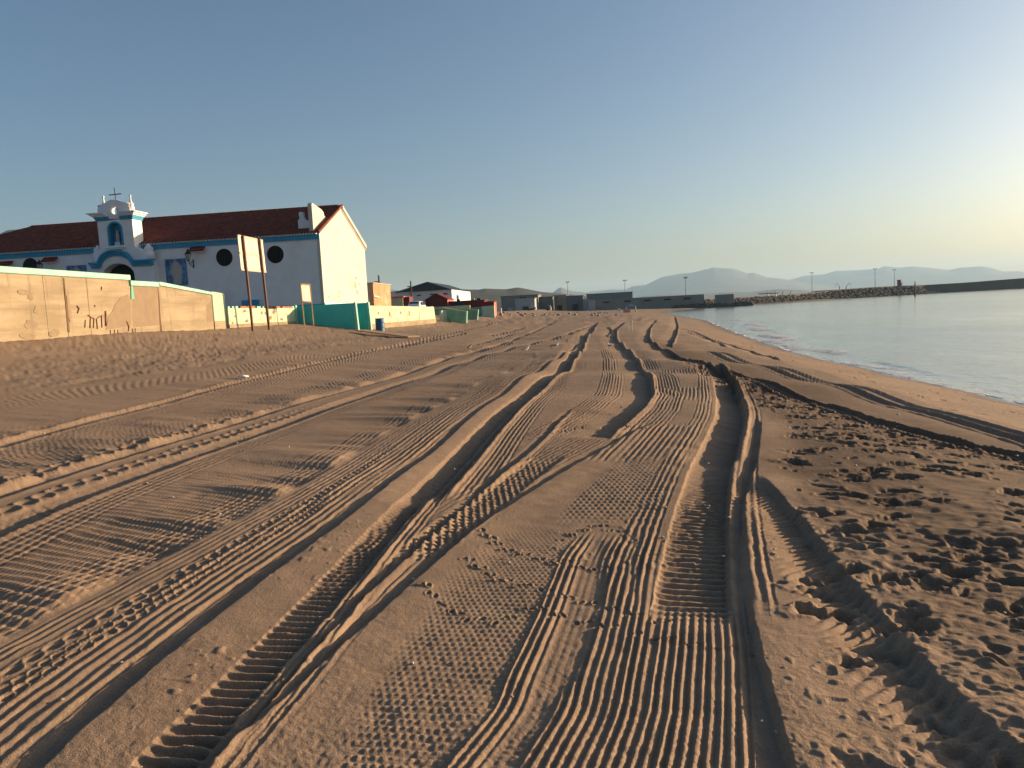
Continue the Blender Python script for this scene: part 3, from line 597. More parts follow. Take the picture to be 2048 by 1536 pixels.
# roof: barrel-tile relief on both slopes and the hip
def roof_sheet(p00, p10, p11, p01, pitch=.30, rows=24):
    """corrugated sheet: bottom edge p00-p10, top edge p01-p11"""
    p00, p10, p11, p01 = map(Vector, (p00, p10, p11, p01)); ax = (p10-p00).normalized(); L = (p10-p00).length
    up = ((p01-p00)-ax*(p01-p00).dot(ax)); Hs = up.length; up.normalize(); nrm = ax.cross(up)
    if nrm.z < 0: nrm = -nrm
    nc = int(L/pitch*6); b = MB(); c0 = (p01-p00).dot(ax); c1 = (p11-p00).dot(ax)
    for r in range(rows+1):
        for st in (0, 1):
            v = (r+st*.999)/rows if r < rows else 1.0
            a = c0*v; e = L+(c1-L)*v
            for i in range(nc+1):
                s_ = a+(e-a)*i/nc
                hgt = .095*abs(math.sin(math.pi*s_/pitch))+.03*(1-st)
                b.v.append(tuple(p00+ax*s_+up*(Hs*v)+nrm*hgt))
    n = nc+1; R = 2*(rows+1)
    b.f = [(k*n+i, k*n+i+1, (k+1)*n+i+1, (k+1)*n+i) for k in range(R-1) for i in range(nc)]
    return b
ov = .30
roof_f = roof_sheet((xl-.1, FY-ov, eave-.10), (GX+.02, FY-ov, eave-.10), (GX+.02, RY, rz), (rl, RY, rz)).build('roof_tiles', tile, church, smooth=True); roof_f['kind'] = 'stuff'
roof_b = roof_sheet((GX+.02, BY+ov, eave-.10), (xl-.1, BY+ov, eave-.10), (rl, RY, rz), (GX+.02, RY, rz), rows=8).build('roof_tiles', tile, church, smooth=True); roof_b['kind'] = 'stuff'
roof_h = roof_sheet((xl-.1, BY+ov, eave-.10), (xl-.1, FY-ov, eave-.10), (rl, RY-.01, rz), (rl, RY+.01, rz), rows=8).build('roof_tiles', tile, church, smooth=True); roof_h['kind'] = 'stuff'
b = MB()
for k in range(int((GX-rl)/.42)): x = rl+k*.42; b.tube([(x, RY, rz+.03), (x+.46, RY, rz+.06)], .11, 7)
b.build('ridge_tiles', tile, church, smooth=True)['kind'] = 'stuff'
b = MB()
for k in range(60): t_ = k/60; b.tube([(GX+.06, FY-ov+(RY-FY+ov)*t_, eave-.05+(rz-eave+.08)*t_), (GX+.06, FY-ov+(RY-FY+ov)*(t_+.019), eave-.03+(rz-eave+.08)*(t_+.019))], .10, 7)
b.build('verge_tiles', tile, church, smooth=True)['kind'] = 'stuff'
# right slope coping of the gable
b = MB(); 
for (d0, d1, xx) in ((-.05, .28, .14), (.36, .46, .06)):
    sl = (rz-eave)/(BY-RY); b.prism([(RY-.05, rz+.02-d0), (BY+.25, eave-.1-d0), (BY+.25, eave-.1-d1), (RY-.05, rz+.02-d1)], 'x', GX+.003, GX+xx)
b.build('gable_coping', whiteG, church)
# blue eave band and tile-end dentils
MB().box((xl-.02, FY-.14, eave-.52), (GX+.02, FY-.022, eave-.16)).build('eave_band', blue, church)
b = MB()
for k in range(int((GX-xl)/.24)): x = xl+.05+k*.24; b.box((x, FY-.26, eave-.16), (x+.12, FY-.025, eave-.05))
b.build('eave_dentils', white, church)['kind'] = 'stuff'
MB().box((GX-4.2, FY-.07, FZ), (GX+.02, FY-.022, on_y(590, 604, FY).z-.25)).build('plinth', blue, church)
a0 = on_y(488, 601, FY); a1 = on_y(519, 612, FY); MB().box((a0.x, FY-.45, FZ), (a1.x, FY-.03, a0.z)).build('plinth_block', blue, church)
MB().box((GX+.003, FY+.05, FZ), (GX+.05, BY, on_x(690, 606, GX).z)).build('plinth', mat('pale_blue_paint', (.40, .62, .66), .8), church)
# round windows
def disc(b, c, r, axis_y0, axis_y1, n=36):
    b.prism([(c.x+r*math.cos(2*math.pi*k/n), c.z+r*math.sin(2*math.pi*k/n)) for k in range(n)], 'y', axis_y0, axis_y1); return b
for (px, py) in ((449, 515), (551, 509), (62, 533), (-40, 541)):
    c = on_y(px, py, FY-.02)
    w_ = disc(MB(), c, .70, FY-.030, FY-.026).build('round_window', glassd, church)
    n = 36; fr = MB()
    ring = [(math.cos(2*math.pi*k/n), math.sin(2*math.pi*k/n)) for k in range(n)]
    vs_ = [(c.x+x_*r_, y_, c.z+z_*r_) for (r_, y_) in ((.69, FY-.028), (.69, FY-.07), (.76, FY-.07), (.79, FY-.022)) for x_, z_ in ring]
    fr.add(vs_, [(k*n+i, k*n+(i+1) % n, (k+1)*n+(i+1) % n, (k+1)*n+i) for k in range(3) for i in range(n)])
    fr.build('window_frame', white, w_)
    MB().box((c.x-.69, FY-.05, c.z-.02), (c.x+.69, FY-.031, c.z+.02)).box((c.x-.02, FY-.055, c.z-.69), (c.x+.02, FY-.032, c.z+.69)).build('glazing_bar', iron, w_)
# ---- bell gable / portal, standing proud of the facade
TY = FY-1.0
def T(px, py): p = on_y(px, py, TY); return (p.x, p.z)
tw = empty('bell_gable', (0, 0, 0)); tw.parent = church; tw.location = (0, 0, 0)
TP = church
tL, tR = T(197, 470)[0], T(267, 470)[0]; tc = (tL+tR)/2
zc = T(230, 440)[1]                                                     # underside of cornice
zs = T(230, 505)[1]
# shaft with an arched niche cut out: built from pieces round the opening
nx0, nx1 = T(219, 470)[0], T(243, 470)[0]; nz0 = T(231, 491)[1]; nzt = T(231, 446)[1]; nr = (nx1-nx0)/2; ncx = (nx0+nx1)/2; nzc = nzt-nr
b = MB()
b.box((tL, TY, zs), (nx0, FY+.3, zc)).box((nx1, TY, zs), (tR, FY+.3, zc)).box((nx0, TY, zs), (nx1, FY+.3, nz0))
arc = [(ncx+nr*math.cos(math.pi*k/14), nzc+nr*math.sin(math.pi*k/14)) for k in range(15)]
b.prism([(nx1, zc), (nx1, nzc)] + arc[1:-1] + [(nx0, nzc), (nx0, zc)], 'y', TY, FY+.3)
b.build('bell_gable_shaft', white, TP)
niche = MB().box((nx0-.01, TY+.55, nz0), (nx1+.01, TY+.6, nzt+.05)).build('niche', blue, TP)
ring_o = [(ncx+(nr+.13)*math.cos(math.pi*k/14), nzc+(nr+.13)*math.sin(math.pi*k/14)) for k in range(15)]
MB().prism([(nx1+.13, nz0)] + ring_o + [(nx0-.13, nz0), (nx0, nz0)] + arc[::-1] + [(nx1, nz0)], 'y', TY-.05, TY+.02).build('niche_surround', blue, niche)
arc_i = [(ncx+(nr-.004)*math.cos(math.pi*k/14), nzc+(nr-.004)*math.sin(math.pi*k/14)) for k in range(15)]
lin = MB(); n_ = len(arc_i)+2; pr = [(nx1-.004, nz0+.004)] + arc_i + [(nx0+.004, nz0+.004)]
lin.add([(x_, y_, z_) for y_ in (TY+.021, TY+.549) for x_, z_ in pr], [(i, i+1, n_+i+1, n_+i) for i in range(n_-1)]); lin.build('niche_lining', blue, niche)
cx_, cz_ = ncx, nz0
MB().box((cx_-.22, TY+.12, cz_+.005), (cx_+.22, TY+.5, cz_+.28)).build('pedestal', mat('pale_blue_paint', (.4, .62, .66)), niche)
MB().lathe([(.14, 0), (.17, .1), (.13, .45), (.15, .62), (.08, .70), (.075, .74), (.095, .80), (.085, .88), (.03, .93)], (cx_, TY+.3, cz_+.285), 14).build('statue', mat('statue_stone', (.42, .38, .32), .9), niche, smooth=True)
lx0, lx1 = T(213, 495)[0], T(252, 495)[0]; lz = T(230, 496)[1]
MB().box((lx0, TY-.30, lz), (lx1, TY-.002, lz+.10)).box((lx0+.2, TY-.2, lz-.12), (lx1-.2, TY-.002, lz-.002)).build('niche_ledge', white, niche)
# cornice: stepped flare on both sides, open in the middle
for s_ in (-1, 1):
    xe = tL if s_ < 0 else tR
    def seg(b, w0, ox, oy, z0, z1):
        xa, xb = (xe-ox, xe+w0) if s_ < 0 else (xe-w0, xe+ox)
        b.box((xa, TY-oy, z0), (xb, FY+.3+oy*.2, z1)); return b
    seg(seg(MB(), .95, .10, .10, zc+.002, zc+.14), .97, .16, .16, zc+.142, zc+.28).build('cornice_band', blue, TP)
    seg(seg(seg(MB(), .93, .26, .24, zc+.282, zc+.38), .90, .40, .36, zc+.382, zc+.50), .85, .55, .48, zc+.502, zc+.58).build('cornice', white, TP)
# curvy pediment with a round hole
zp = zc+.0; pt = T(228, 402)[1]; hw = (tR-tL)/2-.10
hc = (tc-.02, T(229, 420)[1]); hr = .33
prof = [(-hw, zp+.1), (-hw, zp+.95), (-hw+.12, zp+1.05), (-hw+.28, zp+1.05), (-hw+.35, zp+1.25), (-hw*.45, pt-.15), (-.2, pt), (.2, pt), (hw*.45, pt-.15), (hw-.35, zp+1.25), (hw-.28, zp+1.05), (hw-.12, zp+1.05), (hw, zp+.95), (hw, zp+.1)]
def holed(b, outline, c, r, y0, y1, n=28):
    """outline x hole: quads from hole ring to the outline point in the same direction"""
    poly = [Vector((x, z)) for x, z in outline]; ctr = Vector(c); ring = []; outer = []
    for k in range(n*2):
        a = 2*math.pi*k/(n*2); d = Vector((math.cos(a), math.sin(a))); best = None
        for i in range(len(poly)):
            p, q_ = poly[i], poly[(i+1) % len(poly)]; e_ = q_-p; den = d.x*e_.y-d.y*e_.x
            if abs(den) < 1e-9: continue
            w = p-ctr; t = (w.x*e_.y-w.y*e_.x)/den; u_ = (w.x*d.y-w.y*d.x)/den
            if t > 0 and -1e-6 <= u_ <= 1+1e-6 and (best is None or t > best): best = t
        ring.append(ctr+d*r); outer.append(ctr+d*best)
    N2 = n*2; vs_ = [(p.x, y, p.y) for y in (y0, y1) for p in ring+outer]
    fs = []
    for i in range(N2):
        j = (i+1) % N2
        fs += [(i, j, N2+j, N2+i), (2*N2+i, 3*N2+i, 3*N2+j, 2*N2+j), (i, 2*N2+i, 2*N2+j, j), (N2+i, N2+j, 3*N2+j, 3*N2+i)]
    b.add(vs_, fs); return b
holed(MB(), [(tc+x, z) for x, z in prof], hc, hr, TY+.02, TY+.62).build('pediment', white, TP)
b = MB()                                                               # raised scroll along the pediment's top
cur = [(-hw*.98, zp+1.15), (-hw*.72, zp+1.2), (-hw*.45, pt-.12), (-.22, pt+.05), (0, pt+.02), (.22, pt+.05), (hw*.45, pt-.12), (hw*.72, zp+1.2), (hw*.98, zp+1.15)]
b.tube([(tc+x, TY+.12, z) for x, z in cur], .10, 8); b.build('pediment_scroll', white, TP, smooth=True)
for px, py in ((203, 411), (257, 409)):
    x, z = T(px, py); pf = [(.16, -.12), (.20, 0), (.22, .08), (.13, .18), (.085, .30), (.06, .48), (.055, .62), (.09, .68), (.09, .74), (.03, .80)]
    MB().lathe([(.24, -.9), (.24, -.14), (.16, -.12)]+pf[1:], (x, TY+.32, z), 12).build('finial', white, TP, smooth=False)
x, z0_ = T(230, 421)[0], T(229, 421)[1]
z1_ = T(227, 373.5)[1]; ar = T(228, 387.5)[1]
MB().tube([(x-.02, TY+.3, z0_-.3), (x-.06, TY+.3, z1_)], .035, 8).tube([(x-.55, TY+.3, ar-.02), (x+.47, TY+.3, ar+.02)], .04, 8).build('cross', iron, TP)
# shoulders, portal arch mouldings, door
shL, shR = T(181, 520)[0], T(308, 520)[0]; zb_ = T(240, 527)[1]
def Tz(px, py): return T(px, py)[1]
ac = T(232, 520)[0]; ro, ri = (T(268, 520)[0]-T(197, 520)[0])/2+.08, None
zs0 = Tz(232, 527)-.25                                                  # spring line of the mouldings
dcx, dr, dz = ac+.05, 1.05, zs0-.95                                      # door opening
archo = [(ac+2.0*math.cos(math.pi*k/20)*.78, zs0-.35+1.55*math.sin(math.pi*k/20)) for k in range(21)]
darc = [(dcx+1.35*math.cos(math.pi*k/16), zs0-.75+1.0*math.sin(math.pi*k/16)) for k in range(17)]
pw = MB()
pw.prism([(shR-.2, FZ), (shR-.2, zs0), (tR+.5, zs0+1.2), (tR+.05, zs+.3), (tL-.05, zs+.3), (tL-.5, zs0+1.2), (shL+.2, zs0), (shL+.2, FZ), (dcx-1.35, FZ)] + darc[::-1] + [(dcx+1.35, FZ)], 'y', TY+.03, FY-.03)
pw.build('portal', white, TP)
door = MB().box((dcx-1.4, FY-.029, FZ), (dcx+1.4, FY-.024, zs0+.4)).build('door', mat('dark_door', (.02, .02, .018), .6), TP)
for k in range(12): MB().box((dcx-1.3+k*.22, FY-.08, FZ), (dcx-1.27+k*.22, FY-.05, zs0+.2)).build('grille_bar', iron, door)
for j, (o_, w_, p_) in enumerate(((.0, .16, .30), (.17, .12, .20), (.30, .14, .12))):
    zz = zs0+.42-o_*1.15
    def am(r_): return [(ac+(1.42+r_)*math.cos(math.pi*k/20), zz-.1+(1.0+r_*.9)*math.sin(math.pi*k/20)) for k in range(21)]
    top = am(.0); bot = am(-w_)
    outl = [(shR+.05-o_*.3, zz-w_), (shR+.05-o_*.3, zz), (ac+1.5, zz)] + top[1:-1] + [(ac-1.5, zz), (shL-.05+o_*.3, zz), (shL-.05+o_*.3, zz-w_), (ac-1.4, zz-w_)] + bot[1:-1][::-1] + [(ac+1.4, zz-w_)]
    MB().prism(outl, 'y', TY-p_, TY+.028-.003*j).build('portal_moulding', blue, TP)
for px, py in ((189, 498), (291, 495)):
    x, z = T(px, py); MB().lathe([(.42, -.9), (.40, -.3), (.28, -.2), (.34, -.1), (.30, .05), (.17, .15), (.14, .25), (.05, .33)], (x, TY+.45, z), 12).build('urn', white, TP, smooth=True)
bpy.data.objects.remove(tw)
# right-hand roof slab with its scroll bracket
sx0, sx1 = GX-.75, GX-.42
sb = [(FY-.05, eave-.1), (FY-.05, eave+2.15), (FY+.15, eave+2.28), (FY+2.15, eave+2.02), (FY+2.6, eave+1.85), (FY+2.7, eave+1.6), (FY+3.1, eave+1.5), (FY+3.2, eave+1.25), (FY+3.2, eave+1.0)]
MB().prism(sb, 'x', sx0, sx1).build('roof_slab', whiteG, church)
MB().prism([(sx0-1.15, eave+.45), (sx0-1.15, eave+1.05), (sx0-1.0, eave+1.25), (sx0-1.05, eave+1.6), (sx0-.95, eave+1.75), (sx0-.72, eave+1.7), (sx0-.7, eave+1.4), (sx0-.55, eave+1.1), (sx0-.25, eave+1.0), (sx0-.003, eave+1.15), (sx0-.003, eave+.45)], 'y', FY+.7, FY+1.1).build('scroll_bracket', white, church)
# tiled picture panels (flat print)
def picture_mat():
    m = bpy.data.materials.new('painted_tiles'); m.use_nodes = True; N = m.node_tree.nodes; L = m.node_tree.links; b = N['Principled BSDF']; b.inputs['Roughness'].default_value = .3
    tc_ = N.new('ShaderNodeTexCoord'); n = N.new('ShaderNodeTexNoise'); n.inputs['Scale'].default_value = 5.0; n.inputs['Detail'].default_value = 6; L.new(tc_.outputs['Generated'], n.inputs['Vector'])
    r = N.new('ShaderNodeValToRGB'); L.new(n.outputs['Fac'], r.inputs[0]); e = r.color_ramp.elements; e[0].position = .35; e[0].color = (.015, .05, .16, 1); e[1].position = .62; e[1].color = (.07, .22, .45, 1)
    mp = N.new('ShaderNodeMapping'); L.new(tc_.outputs['Generated'], mp.inputs[0]); mp.inputs['Location'].default_value = (-1.3, 0, -.75); mp.inputs['Scale'].default_value = (2.6, 0, 1.5)
    g = N.new('ShaderNodeTexGradient'); g.gradient_type = 'SPHERICAL'; L.new(mp.outputs[0], g.inputs[0])
    ad = N.new('ShaderNodeMath'); ad.operation = 'MULTIPLY_ADD'; L.new(n.outputs['Fac'], ad.inputs[0]); ad.inputs[1].default_value = .9; L.new(g.outputs['Fac'], ad.inputs[2])
    r2 = N.new('ShaderNodeMapRange'); L.new(ad.outputs[0], r2.inputs[0]); r2.inputs[1].default_value = .62; r2.inputs[2].default_value = .95
    x = N.new('ShaderNodeMix'); x.data_type = 'RGBA'; L.new(r2.outputs[0], x.inputs[0]); L.new(r.outputs[0], x.inputs[6]); x.inputs[7].default_value = (.40, .36, .33, 1); L.new(x.outputs[2], b.inputs['Base Color']); return m
pic = picture_mat()
for (xa, ya, xb, yb) in ((330, 519, 377, 570), (133, 532, 178, 580)):
    a0 = on_y(xa, ya, FY); a1 = on_y(xb, yb, FY); MB().box((a0.x, FY-.06, a1.z), (a1.x, FY-.023, a0.z)).build('picture_panel', pic, church)
# tile canopies
for (xa, ya) in ((397, 499), (103, 520), (14, 528)):
    c = on_y(xa, ya, FY); b = MB()
    for k in range(7): b.tube([(c.x-.52+k*.17, FY-.5, c.z-.12), (c.x-.52+k*.17, FY-.03, c.z+.17)], .085, 8)
    b.build('tile_canopy', mat('canopy_tile', (.20, .035, .03), .8, .3), church, smooth=True)
    MB().box((c.x-.5, FY-.42, c.z-.24), (c.x+.5, FY-.024, c.z-.19)).build('canopy_shelf', white, church)
# wall lanterns
def lantern(px, py, label):
    c = on_y(px, py, FY-.75); R_ = empty('wall_lantern', (c.x, FY-.025, c.z-.75), label=label, cat='lantern', group='black iron lanterns on the chapel wall')
    bx_, by_, bz_ = c.x, FY-.75, c.z-.42
    MB().box((bx_-.04, FY-.06, bz_-.55), (bx_+.04, FY-.025, bz_+.1)).build('wall_plate', iron, R_)
    MB().tube([(bx_, FY-.06, bz_-.45), (bx_, FY-.35, bz_-.42), (bx_, FY-.6, bz_-.25), (bx_, by_, bz_-.02)], .03, 6).tube([(bx_, FY-.06, bz_), (bx_, FY-.3, bz_-.06), (bx_, FY-.45, bz_-.28)], .022, 6).build('bracket', iron, R_)
    g_ = MB().lathe([(.10, 0), (.24, .48)], (bx_, by_, bz_), 6).build('glass', lampglass, R_)
    b = MB().lathe([(.11, -.05), (.12, .0)], (bx_, by_, bz_), 6).lathe([(.28, .485), (.25, .56), (.14, .66), (.10, .70), (.12, .74), (.05, .80), (.05, .88), (.0, .90)], (bx_, by_, bz_), 6)
    for k in range(6):
        a = 2*math.pi*k/6; b.tube([(bx_+.105*math.cos(a), by_+.105*math.sin(a), bz_), (bx_+.245*math.cos(a), by_+.245*math.sin(a), bz_+.485)], .014, 5)
    b.build('lantern_frame', iron, R_)
lantern(376, 510, 'black iron lantern on the chapel wall between the picture panel and a round window')
lantern(79, 531, 'black iron lantern on the chapel wall rising just above the concrete sea wall')

# ================================================================ sea wall of concrete panels
WX = -18.6; WT = .45
def wy(px, py=600): return on_x(px, py, WX).y
sw = empty('sea_wall', (WX, 30, 2.3), label='tall bare concrete sea wall with mint green coping stepping down towards the chapel', cat='wall')
zt1, zt2 = 5.05, 4.83
edges = [(8.0, None), (16.5, None), (wy(90), None), (wy(130), None), (wy(176), None), (wy(262, 610), None)]
ys_ = [e_[0] for e_ in edges]
rj = random.Random(3)
for a_, c_ in zip(ys_[:-1], ys_[1:]):
    MB().box((WX-WT, a_+.005, 2.0), (WX+rj.uniform(-.012, .012), c_-.005, zt1)).build('concrete_panel', concrete, sw, bevel=.012)
yA, yB, yC, yD = wy(262, 610), wy(319, 610), wy(380, 620), wy(426, 620); yE = wy(450, 620)
MB().box((WX-WT, yA+.012, 2.0), (WX-.02, yB-.012, zt2)).build('concrete_panel', concrete, sw, bevel=.012)
zs3 = [on_x(321, 571, WX).z, on_x(426, 590, WX).z]; zmid = zs3[0]+(zs3[1]-zs3[0])*(yC-yB)/(yD-yB)
MB().prism([(yB+.012, 2.0), (yC-.012, 2.0), (yC-.012, zmid), (yB+.012, zs3[0])], 'x', WX-WT, WX-.005).build('concrete_panel', concrete, sw)
MB().prism([(yC+.012, 2.0), (yD, 2.0), (yD, zs3[1]), (yC+.012, zmid)], 'x', WX-WT, WX-.018).build('concrete_panel', concrete, sw)
MB().box((WX-WT-.1, 8.0, zt1+.002), (WX+.07, yA+.06, zt1+.215)).build('coping', mint, sw, bevel=.02)
MB().box((WX-WT-.08, yA+.064, zt2+.002), (WX+.06, yB+.05, zt2+.215)).build('coping', mint, sw, bevel=.02)
MB().prism([(yB+.053, zs3[0]+.002), (yD, zs3[1]+.002), (yD, zs3[1]+.13), (yB+.053, zs3[0]+.16)], 'x', WX-WT-.08, WX+.07).build('coping', mint, sw)
MB().prism([(yD+.003, 3.25), (yE, 3.25), (yE, on_x(450, 587, WX).z), (yD+.003, on_x(427, 583, WX).z)], 'x', WX-WT-.02, WX+.03).build('painted_pier', ymint, sw, bevel=.02)
MB().box((WX-WT-.02, yD+.003, 2.0), (WX+.03, yE, 3.247)).build('pier_foot', concrete, sw)
# patches of newer render, drip of paint, rusty bars showing through
def patch(pts, x, name, m_, parent, th=.012):
    P = [on_x(px, py, x) for px, py in pts]; MB().prism([(p.y, p.z) for p in P], 'x', x-.05, x-.002+th*.1).build(name, m_, parent)
patch([(213, 660), (216, 635), (225, 622), (232, 606), (244, 593), (256, 589), (261, 594), (262, 652), (240, 655)], WX+.017, 'render_patch', render_m, sw)
patch([(263.5, 570), (316, 572), (320, 650), (300, 652), (264, 655)], WX-.018, 'render_patch', render_m, sw, .010)
patch([(412, 612), (424, 600), (428, 642), (414, 645)], WX-.016, 'render_patch', render_m, sw, .010)
patch([(261.5, 563), (265, 566), (267, 585), (269.5, 598), (263, 598), (262.5, 580)], WX+.016, 'paint_drip', mat('green_paint_drip', (.10, .36, .24), .6), sw)
patch([(127.5, 556), (129, 556), (133, 600), (138.5, 640), (139.5, 665), (136.5, 665), (132, 615)], WX+.016, 'crack', mat('crack_dark', (.13, .08, .045), .95), sw, .003)
patch([(133, 590), (139, 600), (142, 625), (141, 645), (137, 632)], WX+.021, 'render_patch', render_m, sw, .004)
patch([(316.6, 572), (317.8, 572), (323, 662), (321.2, 662)], WX-.002, 'crack', mat('crack_dark', (.13, .08, .045), .95), sw, .012)
for (xa, ya, xb, yb, r_) in ((176, 630, 181, 634, .022), (180, 634, 188, 637, .02), (188, 637, 187, 656, .022), (193, 637, 195, 658, .022), (203, 632, 204, 655, .022), (211, 622, 212, 652, .035), (195, 636, 204, 631, .016),
                         (181, 636, 180, 656, .02), (171, 640, 170, 655, .018), (253, 643, 258, 655, .03), (258, 652, 257, 662, .02), (221, 660, 221, 668, .018), (229, 659, 229, 667, .016), (236, 660, 236, 666, .016), (265, 657, 265, 665, .016), (271, 656, 271, 664, .014), (154, 612, 158, 617, .03), (158, 617, 155, 626, .026), (203, 573, 203, 580, .02), (189, 611, 190, 613, .03)):
    p0, p1 = on_x(xa, ya, WX+.018), on_x(xb, yb, WX+.018); MB().tube([p0, p1], r_, 6).build('rusty_bar', rust, sw)

# low broken wall beside it
W2 = -18.9
lw = empty('low_wall', (W2, 43, 2.4), label='low pale green plastered wall with brick showing along its top, behind the big sign', cat='wall')
y0_, y1_ = on_x(457, 630, W2).y, 48.55; zt = on_x(540, 612, W2).z
MB().box((W2-.3, y0_, 3.05), (W2, y1_-.25, zt-.12)).build('plaster', ymint, lw, bevel=.02)
MB().box((W2-.3, y0_, 2.0), (W2+.02, y1_-.25, 3.047)).build('footing', concrete, lw)
MB().box((W2-.32, y1_-.247, 2.0), (W2+.05, y1_, zt+.06)).build('end_post', mint, lw, bevel=.02)
rb = random.Random(9); yy = y0_+.05
while yy < y1_-.5:
    t_ = (yy-y0_)/(y1_-y0_); w_ = .24
    if rb.random() > .12: MB().box((W2-.28+rb.uniform(-.02, .02), yy, zt-.117), (W2-.012+rb.uniform(-.01, .015), yy+w_-.015, zt-rb.uniform(.0, .03))).build('brick', brick if .12 < t_ < .93 and not .36 < t_ < .5 else mint, lw)
    yy += w_
# teal painted returns
def ret_wall(y, px_end, py_top, py_bot, name, label, x0_):
    e_ = on_y(px_end, py_top, y); f_ = on_y(px_end, py_bot, y); R_ = empty(name, (e_.x, y, f_.z), label=label, cat='wall')
    zt_ = on_y(640, 609, 48.7).z
    MB().box((x0_, y, 1.9), (e_.x-.12, y+.24, zt_-.02)).build('painted_face', teal, R_)
    MB().prism([(e_.x-.117, 1.9), (e_.x+.10, 1.9), (e_.x+.0, zt_+.03), (e_.x-.117, zt_+.03)], 'y', y-.03, y+.27).build('mint_edge', mint, R_)
    return e_
ret_wall(48.7, 711, 608, 662, 'return_wall', 'teal painted wall with a pale mint edge running out behind the small notice board', W2-.3)
e2 = ret_wall(50.2, 737, 608, 660, 'return_wall', 'dark teal painted wall ending in a mint edge next to the blue barrel', W2-.3)
# yellow-mint wall running on along the beach
W3 = e2.x-.15
yw = empty('plastered_wall', (W3, 60, 2.3), label='long low yellow green plastered wall behind the blue barrel', cat='wall')
ya_, yb_ = 50.6, on_x(868, 625, W3).y; ztA, ztB = on_x(742, 611, W3).z, on_x(866, 613, W3).z
ym = on_x(838, 620, W3).y
MB().prism([(ya_, 2.6), (ym-.01, 2.6), (ym-.01, ztB), (ya_, ztA)], 'x', W3-.3, W3).build('plaster', ymint, yw, bevel=.02)
MB().prism([(ym+.01, 2.6), (yb_+.5, 2.6), (yb_, ztB-.03), (ym+.01, ztB-.05)], 'x', W3-.3, W3+.02).build('plaster', ymint, yw, bevel=.02)
MB().box((W3-.32, ya_, 1.6), (W3+.04, yb_+.6, 2.597)).build('footing', concrete, yw)
for k in range(5): y_ = ym+.6+k*1.1; MB().box((W3-.25, y_, ztB-.06), (W3+.06, y_+.8, ztB-.02+rb.uniform(0, .05))).build('coping_stone', ymint, yw)
for k in range(4): y_ = ya_+2+k*3.1+rb.uniform(-.5, .5); MB().box((W3+.001, y_, ztA-.6-rb.random()*.25), (W3+.006, y_+rb.uniform(.25, .6), ztA-.45)).build('chipped_patch', render_m, yw)

# flaked paint and scuffs
def chips(parent, x, y0, y1, z0, z1, n, m_, seed, rmin=.05, rmax=.22, name='flaked_patch'):
    r_ = random.Random(seed)
    for k in range(n):
        cy, cz, R_ = r_.uniform(y0, y1), z0+(z1-z0)*r_.random()**1.3, r_.uniform(rmin, rmax); pts_ = []
        for a in range(9): rr_ = R_*r_.uniform(.55, 1.1); pts_.append((cy+rr_*1.5*math.cos(a*.698), min(z1, cz+rr_*.7*math.sin(a*.698))))
        MB().prism(pts_, 'x', x-.03, x+.0015+.0006*k).build(name, m_, parent)
chips(lw, W2, y0_+.3, y1_-.6, 3.10, zt-.2, 16, render_m, 31)
chips(yw, W3, ya_+.5, ym-.5, 2.62, ztB-.1, 24, mat('old_plaster', (.40, .36, .26), .9, .15), 32, .08, .35)
chips(sw, WX+.013, 18, 29.5, 2.6, 4.9, 16, mat('spalled_concrete', (.215, .165, .105), .95, .15), 33, .06, .28)
chips(church, GX+.0, 66.0, 70.4, 5.0, 7.2, 9, mat('bare_patch', (.33, .27, .20), .95, .2), 34, .06, .22, 'scuff')
chips(church, GX+.0, 59.3, 65.5, 4.6, 5.6, 6, mat('bare_patch', (.33, .27, .20), .95, .2), 35, .06, .18, 'scuff')

# ================================================================ signs, barrel, plank
steel = mat('brown_steel', (.11, .05, .032), .55, .25, 5, bump=.15)
panel_b = mat('panel_back', (.50, .46, .38), .6, .05, 3, stain=(.5, .42, .3), stain_scale=1.5, stain_amt=.3)
SX_ = -17.5
sg = empty('sign_board', GP(520, 657), label='tall blank sign board on two leaning brown steel posts, seen from behind', cat='sign')
P = lambda px, py, x=SX_: on_x(px, py, x)
for (t0, b0) in (((485.5, 471), (505.5, 659)), ((518.5, 477), (538.5, 658))):
    a0, a1 = P(*t0, SX_+.06), P(*b0, SX_+.06); a1 = a1+(a1-a0)*.05
    d_ = .055; b = MB()
    b.add([(a0.x+sx_*.05, a0.y+sy_*d_, a0.z) for sx_, sy_ in ((-1, -1), (1, -1), (1, 1), (-1, 1))]+[(a1.x+sx_*.05, a1.y+sy_*d_, a1.z) for sx_, sy_ in ((-1, -1), (1, -1), (1, 1), (-1, 1))], [(0, 1, 2, 3), (7, 6, 5, 4), (0, 4, 5, 1), (1, 5, 6, 2), (2, 6, 7, 3), (3, 7, 4, 0)])
    b.build('post', steel, sg)
q4 = [P(475.5, 469), P(525.5, 479.5), P(533, 545.5), P(483, 541)]
MB().prism([(p.y, p.z) for p in q4], 'x', SX_-.06, SX_-.012).build('panel', panel_b, sg)
lerp = lambda a, c, t: a+(c-a)*t
for (t0, t1) in ((.0, .045), (.485, .54), (.955, 1.0)):
    l0, l1, r0_, r1_ = lerp(q4[0], q4[3], t0), lerp(q4[0], q4[3], t1), lerp(q4[1], q4[2], t0), lerp(q4[1], q4[2], t1)
    MB().prism([(l0.y, l0.z), (r0_.y, r0_.z), (r1_.y, r1_.z), (l1.y, l1.z)], 'x', SX_-.011, SX_+.004).build('rail', mat('rail_tan', (.42, .34, .24), .6), sg)
sx2 = -17.0
sn = empty('notice_board', GP(618, 655), label='small narrow notice board on two wooden legs before the teal wall', cat='sign')
wood = mat('weathered_wood', (.30, .20, .115), .85, .2, 4, bump=.3)
